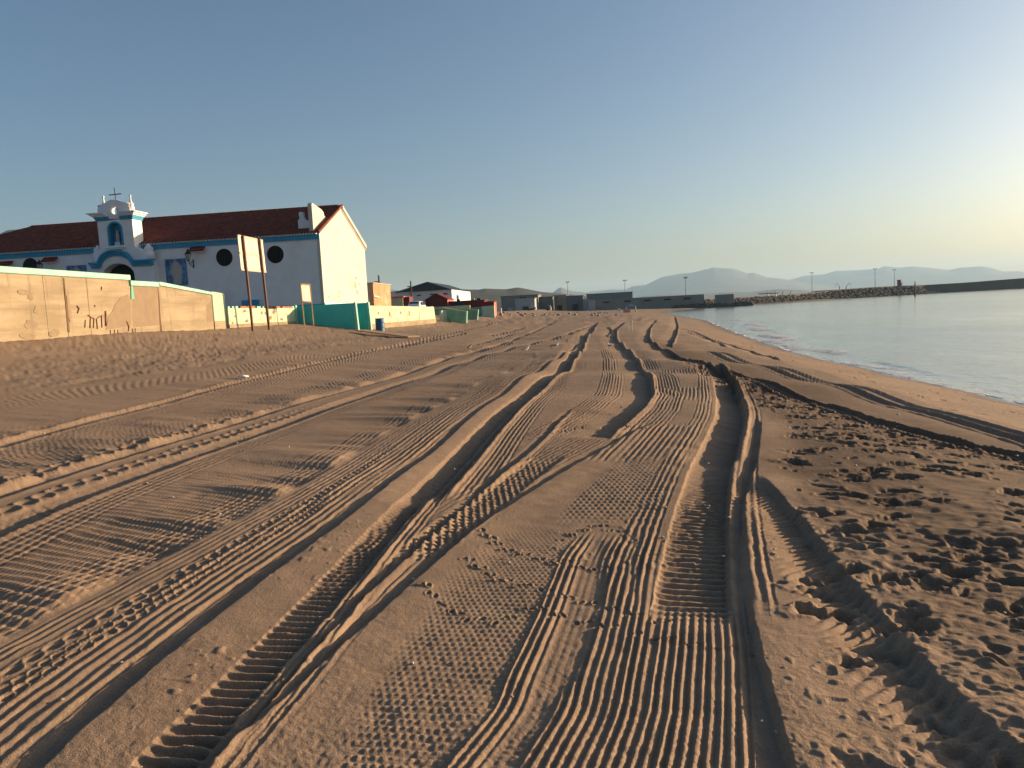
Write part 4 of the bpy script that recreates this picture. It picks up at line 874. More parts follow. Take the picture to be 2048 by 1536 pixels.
for (t0, b0) in (((600.5, 566), (609.5, 656)), ((620, 567), (627.5, 655))):
    a0, a1 = P(*t0, sx2), P(*b0, sx2); a1 = a1+(a1-a0)*.06
    MB().tube([a0, a1], .045, 4).build('leg', wood, sn)
q4 = [P(602, 568.5, sx2), P(619, 569.5, sx2), P(622.5, 604, sx2), P(605, 602.5, sx2)]
MB().prism([(p.y, p.z) for p in q4], 'x', sx2-.05, sx2-.01).build('panel', mat('notice_panel', (.50, .42, .33), .7, .06), sn)
for i in (0, 2): MB().tube([q4[i]+Vector((.02, 0, 0)), q4[(i+1) % 4]+Vector((.02, 0, 0))], .04, 4).build('rail', wood, sn)
# barrel
bb = GP(761, 664.5); br = empty('barrel', bb, label='blue steel drum standing on the sand by the teal wall', cat='barrel')
bl = mat('drum_blue', (.02, .10, .22), .45, .2, 3, stain=(.10, .07, .05), stain_scale=2.0, stain_amt=.5)
MB().lathe([(.0, .0), (.285, -.05), (.295, .0), (.285, .02), (.285, .29), (.305, .31), (.285, .33), (.285, .59), (.305, .61), (.285, .63), (.285, .86)], bb, 24).build('drum', bl, br, smooth=False)
MB().lathe([(.285, .86), (.30, .875), (.30, .895), (.27, .90), (.265, .87), (.0, .868)], bb, 24).build('rim', bl, br)
# plank
p0, p1 = GP(722, 666), GP(828, 676); p0.z += .14; p1.z += .05; d_ = (p1-p0).normalized(); n_ = Vector((-d_.y, d_.x, 0)).normalized()
plank = MB().add([p0+n_*.4, p1+n_*.4, p1-n_*.4, p0-n_*.4, p0+n_*.4+Vector((0, 0, .06)), p1+n_*.4+Vector((0, 0, .06)), p1-n_*.4+Vector((0, 0, .06)), p0-n_*.4+Vector((0, 0, .06))], [(0, 1, 2, 3), (7, 6, 5, 4), (0, 4, 5, 1), (1, 5, 6, 2), (2, 6, 7, 3), (3, 7, 4, 0)])
tag(plank.build('plank', mat('plank_wood', (.40, .27, .15), .85, .15, 3, bump=.3)), 'long pale wooden board lying on the sand in front of the barrel', 'plank')

# ================================================================ broken walls farther along, huts, houses
greenw = mat('green_paint', (.16, .34, .24), .8, .15, 1.5, stain=(.24, .42, .30), stain_scale=1, stain_amt=.6)
palew = mat('pale_green_paint', (.40, .52, .38), .85, .12, 1.2, stain=(.5, .5, .4), stain_scale=.8, stain_amt=.6)
def slab_wall(y, pts, th, m_, name, label, end=True, top=None):
    """tilted wall piece whose face (pixels pts: TL TR BR BL) stands in the plane y"""
    Q = [on_y(px, py, y) for px, py in pts]; R_ = empty(name, ((Q[2].x+Q[3].x)/2, y, Q[2].z), label=label, cat='wall')
    MB().prism([(p.x, p.z) for p in Q], 'y', y, y+th).build('painted_face', m_, R_)
    if end:
        e_ = [(Q[1].x+.004, Q[1].z), (Q[2].x+.004, Q[2].z), (Q[2].x+.16, Q[2].z), (Q[1].x+.16, Q[1].z)]; MB().prism(e_, 'y', y-.05, y+th+.05).build('wall_end', mint, R_)
    MB().prism([(Q[0].x-.05, Q[0].z+.004), (Q[1].x+.17, Q[1].z+.004), (Q[1].x+.17, Q[1].z+.09), (Q[0].x-.05, Q[0].z+.09)], 'y', y-.06, y+th+.06).build('coping', palew, R_)
    return R_
slab_wall(78, ((886, 616), (931, 624), (930, 648), (884, 640)), .3, greenw, 'fallen_wall', 'tilted green wall piece nearest the end of the long plastered wall')
slab_wall(92, ((915, 617), (954, 621), (952, 644), (914, 636)), .3, greenw, 'fallen_wall', 'tilted green wall piece between two others, leaning towards the sea')
w_ = empty('curved_wall', GP(880, 640), label='curved stub of pale green wall lying beside the tilted pieces', cat='wall')
c = on_y(884, 640, 77); b = MB(); pts_ = []
for k in range(10): a = math.pi*(.5+.55*k/9); pts_.append((c.x+.75+1.0*math.cos(a), 77.2+1.2*math.sin(a)))
inn = [(c.x+.75+.75*math.cos(math.pi*(.5+.55*k/9)), 77.2+.95*math.sin(math.pi*(.5+.55*k/9))) for k in range(10)]
b.prism(pts_+inn[::-1], 'z', 1.8, on_y(884, 621, 77).z).build('wall_shell', palew, w_)
Q = [on_y(963, 613, 112), on_y(988, 611, 112), on_y(990, 637, 112)]
pr_ = empty('wall_pier', (Q[0].x, 112, 1.8), label='broad pale green wall end standing before the red huts', cat='wall')
MB().prism([(Q[0].x, 1.6), (Q[2].x, 1.6), (Q[1].x, Q[1].z), (Q[0].x, Q[0].z)], 'y', 112, 112.4).build('pale_face', palew, pr_)
MB().box((Q[0].x-1.8, 112.35, 1.6), (Q[0].x-.01, 112.7, Q[0].z-.05)).build('green_face', greenw, pr_)
a0 = on_y(887, 613, 104); a1 = on_y(939, 611, 104)
MBW = empty('low_wall', (a0.x, 104, 1.8), label='low cream topped green wall behind the tilted wall pieces', cat='wall')
MB().box((a0.x-2, 104, 1.6), (a1.x, 104.3, a0.z-.35)).build('painted_face', greenw, MBW); MB().box((a0.x-2, 103.95, a0.z-.347), (a1.x+.05, 104.35, a0.z)).build('coping', ymint, MBW)
# red huts
maroon = mat('maroon_boards', (.12, .018, .02), .7, .2, 2); coral = mat('coral_and_sunlit_maroon', (.50, .12, .09), .7, .1, 2)  # coral: maroon with sunlight put into its colour; also the shack roof's red
HY = 128.0
def hut():
    a0 = on_y(850.5, 600, HY); a1 = on_y(895, 600, HY); ap = on_y(872, 587.5, HY); R_ = empty('beach_hut', (a0.x, HY, 2.6), label='dark red wooden hut with a pointed gable beside the low red shed', cat='hut')
    zb = 2.2; n = 9; w_ = (a1.x-a0.x)/n
    for k in range(n):
        xa, xb = a0.x+k*w_, a0.x+(k+1)*w_-.03
        f_ = lambda x: a0.z+(ap.z-a0.z)*(1-abs(x-(a0.x+a1.x)/2)/((a1.x-a0.x)/2))
        MB().prism([(xa, zb), (xb, zb), (xb, f_(xb)-.05), (xa, f_(xa)-.05)], 'y', HY, HY+.08).build('board', maroon, R_)
    mx_ = (a0.x+a1.x)/2
    MB().prism([(a0.x+.02, zb), (a1.x-.02, zb), (a1.x-.02, a0.z-.05), (mx_, ap.z-.1), (a0.x+.02, a0.z-.05)], 'y', HY+.085, HY+6).build('walls', coral, R_)
    for s_ in (-1, 1):
        xe = a0.x-.15 if s_ < 0 else a1.x+.15
        MB().prism([(mx_, ap.z+.0), (xe, a0.z-.12), (xe, a0.z-.02), (mx_, ap.z+.1)], 'y', HY-.15, HY+6.2).build('roof', maroon, R_)
hut()
a0 = on_y(897, 601, HY+1); a1 = on_y(968, 600, HY+1)
sh = empty('low_shed', (a0.x, HY+1, 2.2), label='long low dark red shed with a blue door and flat roof', cat='shed')
MB().box((a0.x-.5, HY+1, 2.0), (a1.x, HY+5, a1.z-.06)).build('walls', maroon, sh); MB().box((a0.x-.6, HY+.8, a1.z-.057), (a1.x+.2, HY+5.2, a1.z+.08)).build('roof', maroon, sh)
d0 = on_y(906, 604, HY+1); d1 = on_y(927, 612, HY+1); MB().box((d0.x, HY+.94, d1.z-.8), (d1.x, HY+.998, d0.z)).build('door', mat('navy_door', (.01, .03, .06), .5), sh)
for (px) in (917, 946, 958): q_ = on_y(px, 598.5, HY+3); MB().box((q_.x-.25, HY+2.5, a1.z+.083), (q_.x+.25, HY+3, a1.z+.38)).build('roof_vent', palew if px == 946 else dark, sh)
a0 = on_y(968, 605, HY-4); a1 = on_y(988, 604, HY-4)
cw = empty('beach_kiosk', (a1.x, HY-4, 1.9), label='small red kiosk with a sunlit coral tone put into its walls', cat='kiosk')
MB().box((a0.x, HY-4, 1.7), (a1.x, HY-1, a1.z)).build('walls', coral, cw); MB().box((a0.x-.1, HY-4.1, a1.z+.003), (a1.x+.1, HY-.9, a1.z+.14)).build('roof', maroon, cw); MB().box((a0.x-.01, HY-4.03, 1.7), (a1.x-.05, HY-4.003, a1.z-.02)).build('shaded_front', maroon, cw)  # coral walls carry the sunlit tone, the maroon sheet the shaded front
# brick house behind the chapel
BX = -22.5; a0 = on_x(745.5, 567, BX); a1 = on_x(780, 570, BX)
hb = empty('brick_house', (BX, a0.y, 2.8), label='small flat roofed house with bare orange brick side behind the chapel', cat='house')
MB().box((BX-8, a0.y+.02, 2.8), (BX-.25, a1.y, a0.z-.05)).build('rendered_wall', mat('grey_render', (.36, .30, .25), .9, .1, 1, stain=(.28, .2, .14), stain_scale=.6), hb)
MB().box((BX-.247, a0.y, 2.8), (BX, a1.y, a0.z)).build('brick_side', mat('orange_brick', (.42, .22, .11), .9, .2, 1.2, bump=.3, stain=(.5, .38, .26), stain_scale=.7, stain_amt=.8), hb)
MB().box((BX-8.1, a0.y-.1, a0.z+.003), (BX+.1, a1.y+.1, a0.z+.12)).build('roof_slab', mat('roof_concrete', (.35, .3, .25), .9), hb)
MB().tube([on_x(748, 592, BX)+Vector((.06, -.5, 0)), on_x(757, 595, BX)+Vector((.06, 0, 0))], .12, 6).build('pipe', whiteG, hb)
# warehouse with navy gable
HWY = 175.0; a0 = on_y(791, 584, HWY); a1 = on_y(903, 578, HWY); ap = on_y(855, 563.5, HWY)
wh = empty('warehouse', (a0.x, HWY, 2.5), label='white warehouse with a dark navy gable and slit windows behind the red hut', cat='warehouse')
zE = a1.z-.1
MB().box((a0.x, HWY, 2.2), (a1.x, HWY+28, zE)).build('walls', mat('warehouse_white', (.60, .60, .58), .8, .05, .3), wh)
MB().prism([(a0.x-.4, zE+.003), (a1.x+.1, zE+.003), (ap.x, ap.z)], 'y', HWY-.4, HWY+27).build('gable', mat('navy_sheet', (.030, .042, .055), .55, .1, .5), wh)
for (xa, ya, xb, yb) in ((834, 589.5, 842, 591.5), (886, 586.5, 895, 588.8), (860, 588, 868, 590), (817.5, 586, 819, 588.5)):
    q0, q1 = on_y(xa, ya, HWY), on_y(xb, yb, HWY); MB().box((q0.x, HWY-.04, q1.z), (q1.x, HWY-.003, q0.z)).build('window', glassd, wh)
q0 = on_x(907, 588, a1.x); MB().box((a1.x+.003, HWY+6, 5.2), (a1.x+.05, HWY+9, 7.4)).build('window', glassd, wh)
# green shack + bushes
GY_ = 112; a0 = on_y(784, 596, GY_); a1 = on_y(806, 608, GY_)
gs = empty('garden_shack', (a0.x, GY_, 2.8), label='small pale shack with red roof edge among green bushes behind the plastered wall', cat='shack')
MB().box((a0.x, GY_, 2.5), (a1.x, GY_+3, a0.z)).build('walls', mat('shack_yellow', (.48, .44, .28), .9), gs); MB().box((a0.x-.2, GY_-.2, a0.z+.003), (a1.x+.2, GY_+3.2, a0.z+.18)).build('roof', coral, gs)
a2 = on_y(805, 593.5, GY_); a3 = on_y(817, 600, GY_); MB().box((a2.x, GY_+.5, 2.5), (a3.x, GY_+3, a2.z)).build('annex', maroon, gs)
leafm = mat('bush_leaf', (.075, .12, .035), .8, .4, 3)
def bush(px, py, y, w, h, label):
    c = on_y(px, py, y); R_ = empty('bush', (c.x, y, 2.8), label=label, cat='bush'); b = MB(); r_ = random.Random(int(px))
    for k in range(420):
        a = r_.uniform(0, 6.28); e_ = r_.uniform(-.2, 1.4); q_ = .55+.45*r_.random()
        p = Vector((c.x+w*q_*math.cos(a)*math.cos(e_), y+w*.7*q_*math.sin(a)*math.cos(e_), 2.9+h*q_*math.sin(e_)))
        u_ = Vector((r_.gauss(0, 1), r_.gauss(0, 1), r_.gauss(0, 1))).normalized(); v_ = u_.orthogonal().normalized(); s_ = r_.uniform(.07, .16)
        b.add([p-u_*s_*1.6, p+v_*s_*.6, p+u_*s_*1.6, p-v_*s_*.6], [(0, 1, 2, 3)])
    b.build('foliage', leafm, R_)['kind'] = 'stuff'; b = MB()
    for k in range(4): b.tube([(c.x, y, 2.5), (c.x+r_.uniform(-.5, .5)*w, y+r_.uniform(-.3, .3), 2.9+h*.7)], [.05, .02], 5)
    b.build('stems', wood, R_)
bush(793, 604, 106, 1.0, 1.0, 'green bush in front of the pale shack'); bush(811, 605, 107, 1.3, 1.1, 'wide green bush between the pale shack and the white car')
# parked car, end on
cc = on_y(826, 604, 98); car = empty('parked_car', (cc.x, 98, 3.2), label='white car parked behind the long plastered wall, only its roof showing', cat='car')
wp = mat('white_car_paint', (.75, .75, .75), .25, .03, 2, spec=.5); X0 = cc.x; zr = on_y(826, 602.5, 98).z; z0 = zr-1.45
sec = [(-.80, .25), (-.84, .55), (-.82, .85), (-.70, 1.38), (-.58, 1.45), (.58, 1.45), (.70, 1.38), (.82, .85), (.84, .55), (.80, .25)]
b = MB(); ny = [(98.0, .62, .9), (98.25, .95, 1), (98.9, 1.42, 1), (99.6, 1.45, 1), (100.8, 1.4, 1), (101.4, 1.0, 1), (102.0, .9, .98), (102.2, .65, .9)]
b.add([(X0+x*wd, y, z0+min(z, hh)) for y, hh, wd in ny for x, z in sec], [(i*10+k, i*10+(k+1) % 10, (i+1)*10+(k+1) % 10, (i+1)*10+k) for i in range(len(ny)-1) for k in range(10)]+[tuple(range(10))[::-1], tuple(range(70, 80))])
b.build('body', wp, car, smooth=True)
MB().add([(X0-.68, 98.33, z0+1.0), (X0+.68, 98.33, z0+1.0), (X0+.58, 98.80, z0+1.36), (X0-.58, 98.80, z0+1.36)], [(0, 1, 2, 3)]).build('rear_window', glassd, car)
for s_ in (-1, 1):
    MB().add([(X0+s_*.83, 98.9, z0+.92), (X0+s_*.83, 101.1, z0+.92), (X0+s_*.725, 100.8, z0+1.33), (X0+s_*.725, 99.0, z0+1.33)], [(0, 1, 2, 3)]).build('side_window', glassd, car)
    for y in (98.8, 101.3):
        w_ = MB().tube([(X0+s_*.62, y, z0+.31), (X0+s_*.86, y, z0+.31)], .31, 18).build('wheel', mat('tyre', (.02, .02, .02), .8), car); MB().tube([(X0+s_*.855, y, z0+.31), (X0+s_*.875, y, z0+.31)], .18, 14).build('rim', mat('rim', (.4, .4, .4), .4, metal=.8), w_)
# utility poles and wires
def pole(px, pt_, y, zb, label):
    t = on_y(px, pt_, y); R_ = empty('utility_pole', (t.x, y, zb), label=label, cat='pole'); pl = mat('pole_wood', (.075, .06, .05), .9)
    MB().tube([(t.x+.05, y, zb), (t.x, y, t.z)], [.16, .10], 8).build('pole', pl, R_); MB().box((t.x-.6, y-.05, t.z-.9), (t.x+.1, y+.05, t.z-.78)).build('crossarm', pl, R_)
    return t
t1 = pole(757, 550.5, 100, 3, 'thin dark utility pole rising behind the brick house'); t2 = pole(821, 562, 120, 3, 'thin dark utility pole standing in front of the white warehouse')
t3 = on_y(865, 575, 172)
def wire(a, c, sag, label):
    pts_ = [a.lerp(c, k/14)-Vector((0, 0, sag*4*(k/14)*(1-k/14))) for k in range(15)]; tag(MB().tube(pts_, .03, 4).build('cable', iron), label, 'cable')
wire(t1-Vector((0, 0, .8)), on_y(738, 566, 85), .3, 'thin overhead cable dropping from the pole to the brick house')
wire(t1-Vector((0, 0, .8)), t2-Vector((0, 0, .8)), 1.0, 'thin overhead cable slung between the two utility poles')
wire(t2-Vector((0, 0, .8)), t3, 3.0, 'thin overhead cable sagging from the pole to the warehouse gable')

# ================================================================ harbour: sheds, wall, breakwater, masts
def shed(xa, xb, ya, yb, y, dep, m_, name, label, roof=None, slots=(), cat='building'):
    a0, a1 = on_y(xa, ya, y), on_y(xb, ya, y); zt_ = max(a0.z, a1.z); zb = min(on_y(xa, yb, y).z, 1.2)
    R_ = empty(name, (a0.x, y, zb), label=label, cat=cat)
    MB().box((a0.x, y, zb), (a1.x, y+dep, zt_-.25)).build('walls', m_, R_); MB().box((a0.x-.3, y-.3, zt_-.247), (a1.x+.3, y+dep+.3, zt_)).build('roof', roof or m_, R_)
    for (p, q_, r_, s_) in slots:
        c0, c1 = on_y(p, q_, y), on_y(r_, s_, y); MB().box((c0.x, y-.06, c1.z), (c1.x, y-.003, c0.z)).build('opening', dark, R_)
    wdt = a1.x-a0.x
    if wdt > 6:
        for k in range(max(1, int(wdt/7))):
            x_ = a0.x+(k+.5)*wdt/max(1, int(wdt/7)); hgt_ = min(3.2, (zt_-zb)*.55)
            MB().box((x_-1.3, y-.05, zb), (x_+1.3, y-.003, zb+hgt_)).build('roller_door', (gsh3, dark, gsh2)[(k+int(xa)) % 3], R_)
    # cladding ribs
    n = max(3, int((a1.x-a0.x)/2.2))
    for k in range(n): x_ = a0.x+k*(a1.x-a0.x)/n+.2; MB().box((x_-.12, y-.14, zb), (x_+.12, y-.004, zt_-.26)).build('wall_rib', m_, R_)
    return R_
gsh = mat('shed_grey', (.20, .195, .175), .8, .15, .2); gsh2 = mat('shed_dark', (.13, .14, .14), .8, .15, .2); gsh3 = mat('shed_pale', (.34, .36, .37), .8, .1, .2); glz = mat('far_glazing', (.10, .15, .17), .3, .2, .4)
shed(1002, 1076, 592.5, 622, 330, 20, gsh, 'harbour_shed', 'long grey harbour shed with a dark slot below its roof', slots=((1040, 594.5, 1052, 597.5),))
shed(1030, 1069, 597.5, 618, 300, 10, gsh3, 'storage_block', 'pale grey block in front of the long grey harbour shed')
shed(1076, 1105, 594, 612, 335, 16, gsh2, 'harbour_shed', 'dark blue grey harbour shed between the pale block and the light grey shed')
shed(1105, 1132, 591, 612, 350, 14, gsh, 'harbour_shed', 'light grey harbour shed below the pointed far peak')
shed(1132, 1166, 592, 610, 330, 16, gsh2, 'harbour_shed', 'square dark harbour shed beside the small white hut')
shed(1166, 1174, 598, 606, 325, 6, gsh3, 'harbour_hut', 'tiny white hut next to the square dark shed', cat='hut')
shed(1176, 1190, 600, 607, 320, 6, gsh3, 'harbour_hut', 'small flat white hut beneath the long glazed harbour building', cat='hut')
lb = shed(1173, 1265, 588, 604, 400, 18, glz, 'harbour_office', 'long glazed harbour office with an overhanging roof behind the quay wall', roof=gsh2)
a0 = on_y(1265, 589, 400); a1 = on_y(1173, 590, 400)
# quay wall with openings
QY = 330.0
qw = empty('quay_wall', (on_y(1194, 610, QY).x, QY, 1), label='long dark concrete quay wall with square openings at the end of the beach', cat='wall')
qa, qb = on_y(1190, 600, QY), on_y(1408, 590.5, QY); zq = (on_y(1300, 594, QY).z)
MB().box((qa.x, QY, -.5), (qb.x, QY+6, zq)).build('wall', gsh, qw)
for (p, q_) in ((1212, 604.5), (1255, 602.5), (1295, 600.8), (1335, 599), (1374, 597)):
    c0 = on_y(p, q_, QY); MB().box((c0.x-1.4, QY-.07, c0.z-.35), (c0.x+1.4, QY-.003, c0.z+.35)).build('opening', dark, qw)
q0 = on_y(1434, 589.5, QY+5); q1 = on_y(1468, 588, QY+5)
qb2 = empty('quay_block', (q0.x, QY+5, 0), label='separate square concrete block standing beyond the end of the quay wall', cat='block'); MB().box((q0.x, QY+5, -.5), (q1.x, QY+11, q0.z)).build('block', gsh, qb2, bevel=.1)
rkq = random.Random(8); rq = []
QROCK = MB()
# breakwater
bwp = [on_z(1395, 615, 0), on_z(1470, 610, 0), on_z(1560, 604, 0), on_z(1700, 594.5, 0)]
A_ = Vector((40, 336, 0)); B_ = Vector((150, 500, 0)); C_ = Vector((225, 560, 0)); D_ = Vector((430, 640, 0))
rockb = mat('armour_rock', (.050, .046, .042), .95, .35, .4, stain=(.085, .078, .068), stain_scale=.25, stain_amt=.6)
bw = empty('breakwater', A_, label='long dark rock breakwater with a plain concrete end wall across the bay', cat='breakwater')
def line_at(px, pts):
    d = ray(px, 590); best = None
    for p, q_ in zip(pts[:-1], pts[1:]):
        e_ = q_-p; den = d[0]*e_.y-d[1]*e_.x
        u_ = (p.x*d[1]-p.y*d[0])/den*-1 if den else 0
        # solve t*d = p + u*e
        M_ = np.array([[d[0], -e_.x], [d[1], -e_.y]]); t, u_ = np.linalg.solve(M_, [p.x, p.y])
        if -.01 <= u_ <= 1.01: return Vector((d[0]*t, d[1]*t, 0)), t
    return None, None
BL = [A_, B_, C_, D_]
def top_at(px, py):
    p, t = line_at(px, BL); d = ray(px, py); return Vector((p.x, p.y, EYE+d[2]*t))
crestpx = [(1400, 598), (1470, 596), (1520, 592), (1600, 588), (1650, 583.5), (1660, 580), (1700, 577.5), (1760, 573.5), (1800, 571.5), (1850, 570), (1900, 567), (1950, 564), (2000, 560), (2040, 557), (2120, 551)]
cp = [top_at(*p) for p in crestpx]
b = MB(); W_ = 9
for p, q_ in zip(cp[:-1], cp[1:]):
    e_ = (q_-p); n_ = Vector((-e_.y, e_.x, 0)).normalized()
    v0 = [p, q_, q_+n_*W_, p+n_*W_]; lo = [Vector((v.x, v.y, -1)) for v in v0]; b.add(v0+lo, [(0, 1, 2, 3), (0, 4, 5, 1), (1, 5, 6, 2), (2, 6, 7, 3), (3, 7, 4, 0)])
b.build('core_wall', mat('breakwater_concrete', (.075, .073, .068), .9, .15, .1), bw)
b = MB(); rk = random.Random(21)
def rock(b, c, s, r_):
    ph = [(0, 0, 1), (0, 0, -1)]+[(math.cos(a), math.sin(a), z) for z, o_ in ((.45, 0), (-.45, .5)) for a in [2*math.pi*(k+o_)/5 for k in range(5)]]
    vs_ = [Vector(v)*s*r_.uniform(.7, 1.2) for v in ph]; vs_ = [Vector((v.x*1.15+c.x, v.y+c.y, v.z*.8+c.z)) for v in vs_]
    fs = [(0, 2+k, 2+(k+1) % 5) for k in range(5)]+[(1, 7+(k+1) % 5, 7+k) for k in range(5)]+[(2+k, 7+k, 2+(k+1) % 5) for k in range(5)]+[(7+k, 7+(k+1) % 5, 2+(k+1) % 5) for k in range(5)]
    b.add(vs_, fs)
for i in range(190):
    x_ = rkq.uniform(on_y(1345, 606, QY).x, on_y(1500, 600, QY).x); t = rkq.random()
    rock(QROCK, Vector((x_, QY-.5-4*t, 1.7*(1-t)-.3)), rkq.uniform(.45, 1.1), rkq)
QROCK.build('rock_armour', rockb, qw)['kind'] = 'stuff'
for i in range(1500):
    px = 1401+(1868-1401)*rk.random(); k = np.interp(px, [c_[0] for c_ in crestpx], range(len(crestpx))); i_ = int(min(k, len(cp)-2)); p = cp[i_].lerp(cp[i_+1], k-i_)
    e_ = cp[i_+1]-cp[i_]; n_ = Vector((e_.y, -e_.x, 0)).normalized(); t = rk.random(); out = 5.0*t
    fade = 1 if px < 1830 else (1868-px)/38
    rock(b, Vector((p.x+n_.x*out, p.y+n_.y*out, (p.z-.55)*(1-t)*fade+.1*rk.random()-.2)), rk.uniform(.5, 1.1), rk)
b.build('rock_armour', rockb, bw)['kind'] = 'stuff'
# light masts on the harbour side
gal = mat('mast_steel', (.16, .17, .18), .5, .1, 1, metal=.4)
def mast(px, pt_, pb, y, label):
    t = on_y(px, pt_, y); z_ = on_y(px, pb, y).z; R_ = empty('light_mast', (t.x, y, z_-3), label=label, cat='light mast', group='light masts of the harbour')
    MB().tube([(t.x, y, z_-3), (t.x, y, t.z)], [.22, .12], 8).build('pole', gal, R_)
    w = .8*y/400
    MB().box((t.x-w, y-.15, t.z-.15), (t.x+w, y+.15, t.z+.12)).build('head_frame', gal, R_)
    for s_ in (-1, 1): MB().box((t.x+s_*w*.75-.32, y-.3, t.z+.05), (t.x+s_*w*.75+.32, y+.2, t.z+.50)).build('floodlight', gal, R_)
mast(1135, 564.5, 590, 420, 'tall twin headed light mast over the light grey harbour shed')
mast(1249.5, 561.5, 588, 420, 'tall twin headed light mast behind the end of the glazed harbour office')
mast(1371, 556, 594, 345, 'tall twin headed light mast rising from the quay wall under the big mountain')
mast(1623.5, 546, 586, 565, 'tall light mast where the breakwater steps up')
mast(1750, 538, 575, 590, 'taller of the two slim light masts left of the red beacon')
mast(1788.5, 540, 573, 600, 'slim light mast right beside the red beacon')
# beacon on the breakwater, post in the water
p = top_at(1799, 572); bc = empty('harbour_beacon', p, label='red and white beacon hut on top of the rock breakwater', cat='beacon')
MB().box((p.x-1.2, p.y-.8, p.z-1), (p.x+.6, p.y+.8, p.z+4.2)).build('tower', mat('beacon_red', (.36, .05, .04), .6), bc); MB().box((p.x+.62, p.y-.6, p.z-1.0), (p.x+1.7, p.y+.6, p.z+2.4)).build('white_base', white, bc); MB().tube([(p.x+1.2, p.y, p.z+2.4), (p.x+1.2, p.y, p.z+4.0)], .15, 6).build('lamp', white, bc)
p = on_z(1830, 592, 0); mp_ = empty('mooring_post', p, label='weathered brown post sticking out of the bay before the breakwater', cat='post'); hz = EYE+ray(1829, 562)[2]*(p.y/ray(1829, 562)[1])
MB().lathe([(.38, -1), (.38, .6), (.30, .62), (.30, hz*.8), (.2, hz*.8+.1), (.14, hz)], p, 10).build('pile', mat('post_brown', (.16, .09, .06), .9, .3, 1), mp_); MB().lathe([(.42, .65), (.42, 1.1)], p, 10).build('collar', rust, mp_)
# little derricks
for k, (px, py) in enumerate(((1680, 578), (1693, 577.5))):
    p = top_at(px, py); cr = empty('derrick', p, label=('small iron derrick on the breakwater with its boom bent away from the beacon', 'small iron derrick on the breakwater with its boom bent towards the beacon')[k], cat='derrick', group='small derricks on the breakwater'); h_ = 3.6
    MB().tube([(p.x, p.y, p.z-.5), (p.x, p.y, p.z+1.6)], .35, 6).build('pedestal', gal, cr); s_ = -1 if k == 0 else 1
    MB().tube([(p.x, p.y, p.z+1.5), (p.x+s_*1.6, p.y, p.z+h_), (p.x+s_*2.8, p.y, p.z+h_-1.0)], .14, 6).build('boom', gal, cr); MB().tube([(p.x+s_*2.8, p.y, p.z+h_-1.0), (p.x+s_*2.8, p.y, p.z+.6)], .06, 4).build('rope', gal, cr)
p = top_at(1540, 590); jt = empty('loading_gantry', p, label='low gantry with a flat arm and struts on the dark breakwater', cat='gantry')
MB().box((p.x-6, p.y-.3, p.z+.6), (p.x+4, p.y+.3, p.z+1.1)).build('arm', gal, jt)
for dx in (-1, 3, 6, 10): MB().tube([(p.x+dx, p.y, p.z-1), (p.x+dx+(.8 if dx > 5 else 0), p.y, p.z+1.6)], .25, 5).build('strut', gal, jt)

# ================================================================ things on the far beach
def gp(px, py): return GP(px, py)
p = gp(1262, 624); tent = empty('beach_canopy', p, label='small blue topped canopy on white legs far along the beach', cat='canopy'); s_ = p.y/1538
w = 9*s_; h_ = 11*s_
for (ax, ay) in ((-1, -1), (1, -1), (1, 1), (-1, 1)): MB().tube([(p.x+ax*w, p.y+ay*1.2, p.z-.1), (p.x+ax*w, p.y+ay*1.2, p.z+h_)], .10, 6).build('leg', whiteG, tent)
MB().add([(p.x+ax*(w+.15), p.y+ay*1.4, p.z+h_) for ax, ay in ((-1, -1), (1, -1), (1, 1), (-1, 1))]+[(p.x, p.y, p.z+h_+.9)], [(0, 1, 4), (1, 2, 4), (2, 3, 4), (3, 0, 4), (3, 2, 1, 0)]).build('canopy', mat('canvas_blue', (.20, .27, .34), .8), tent)
p = gp(1254, 625); bx = empty('pink_counter', p, label='pink counter with a lid standing under the beach canopy', cat='counter'); s_ = p.y/1538
MB().box((p.x-7*s_, p.y-.4, p.z-.1), (p.x+7*s_, p.y+.4, p.z+6*s_)).build('front', mat('pink_paint', (.62, .24, .20), .7), bx, bevel=.03); MB().box((p.x-7.6*s_, p.y-.5, p.z+6.02*s_), (p.x+7.6*s_, p.y+.5, p.z+7*s_)).build('lid', whiteG, bx)
p = gp(1238, 622); bx = empty('white_cabinet', p, label='white cabinet standing on the sand left of the pink counter', cat='cabinet'); s_ = p.y/1538
MB().box((p.x-3.2*s_, p.y-.3, p.z-.1), (p.x+3.2*s_, p.y+.3, p.z+5.5*s_)).build('cabinet', whiteG, bx, bevel=.03); MB().box((p.x-2.8*s_, p.y-.33, p.z+.1), (p.x+2.8*s_, p.y-.303, p.z+5*s_)).build('door', mat('warehouse_white', (.6, .6, .58)), bx)
p = gp(1261, 662); fr = empty('stake_marker', p, label='little white marker of two stakes and crossbars in the raked sand', cat='marker')
for dx in (-.11, .11): MB().tube([(p.x+dx, p.y, p.z-.1), (p.x+dx*1.05, p.y, p.z+.70)], .022, 6).build('stake', whiteG, fr)
for dz in (.42, .60): MB().tube([(p.x-.12, p.y-.03, p.z+dz), (p.x+.12, p.y-.03, p.z+dz)], .014, 6).build('crossbar', whiteG, fr)
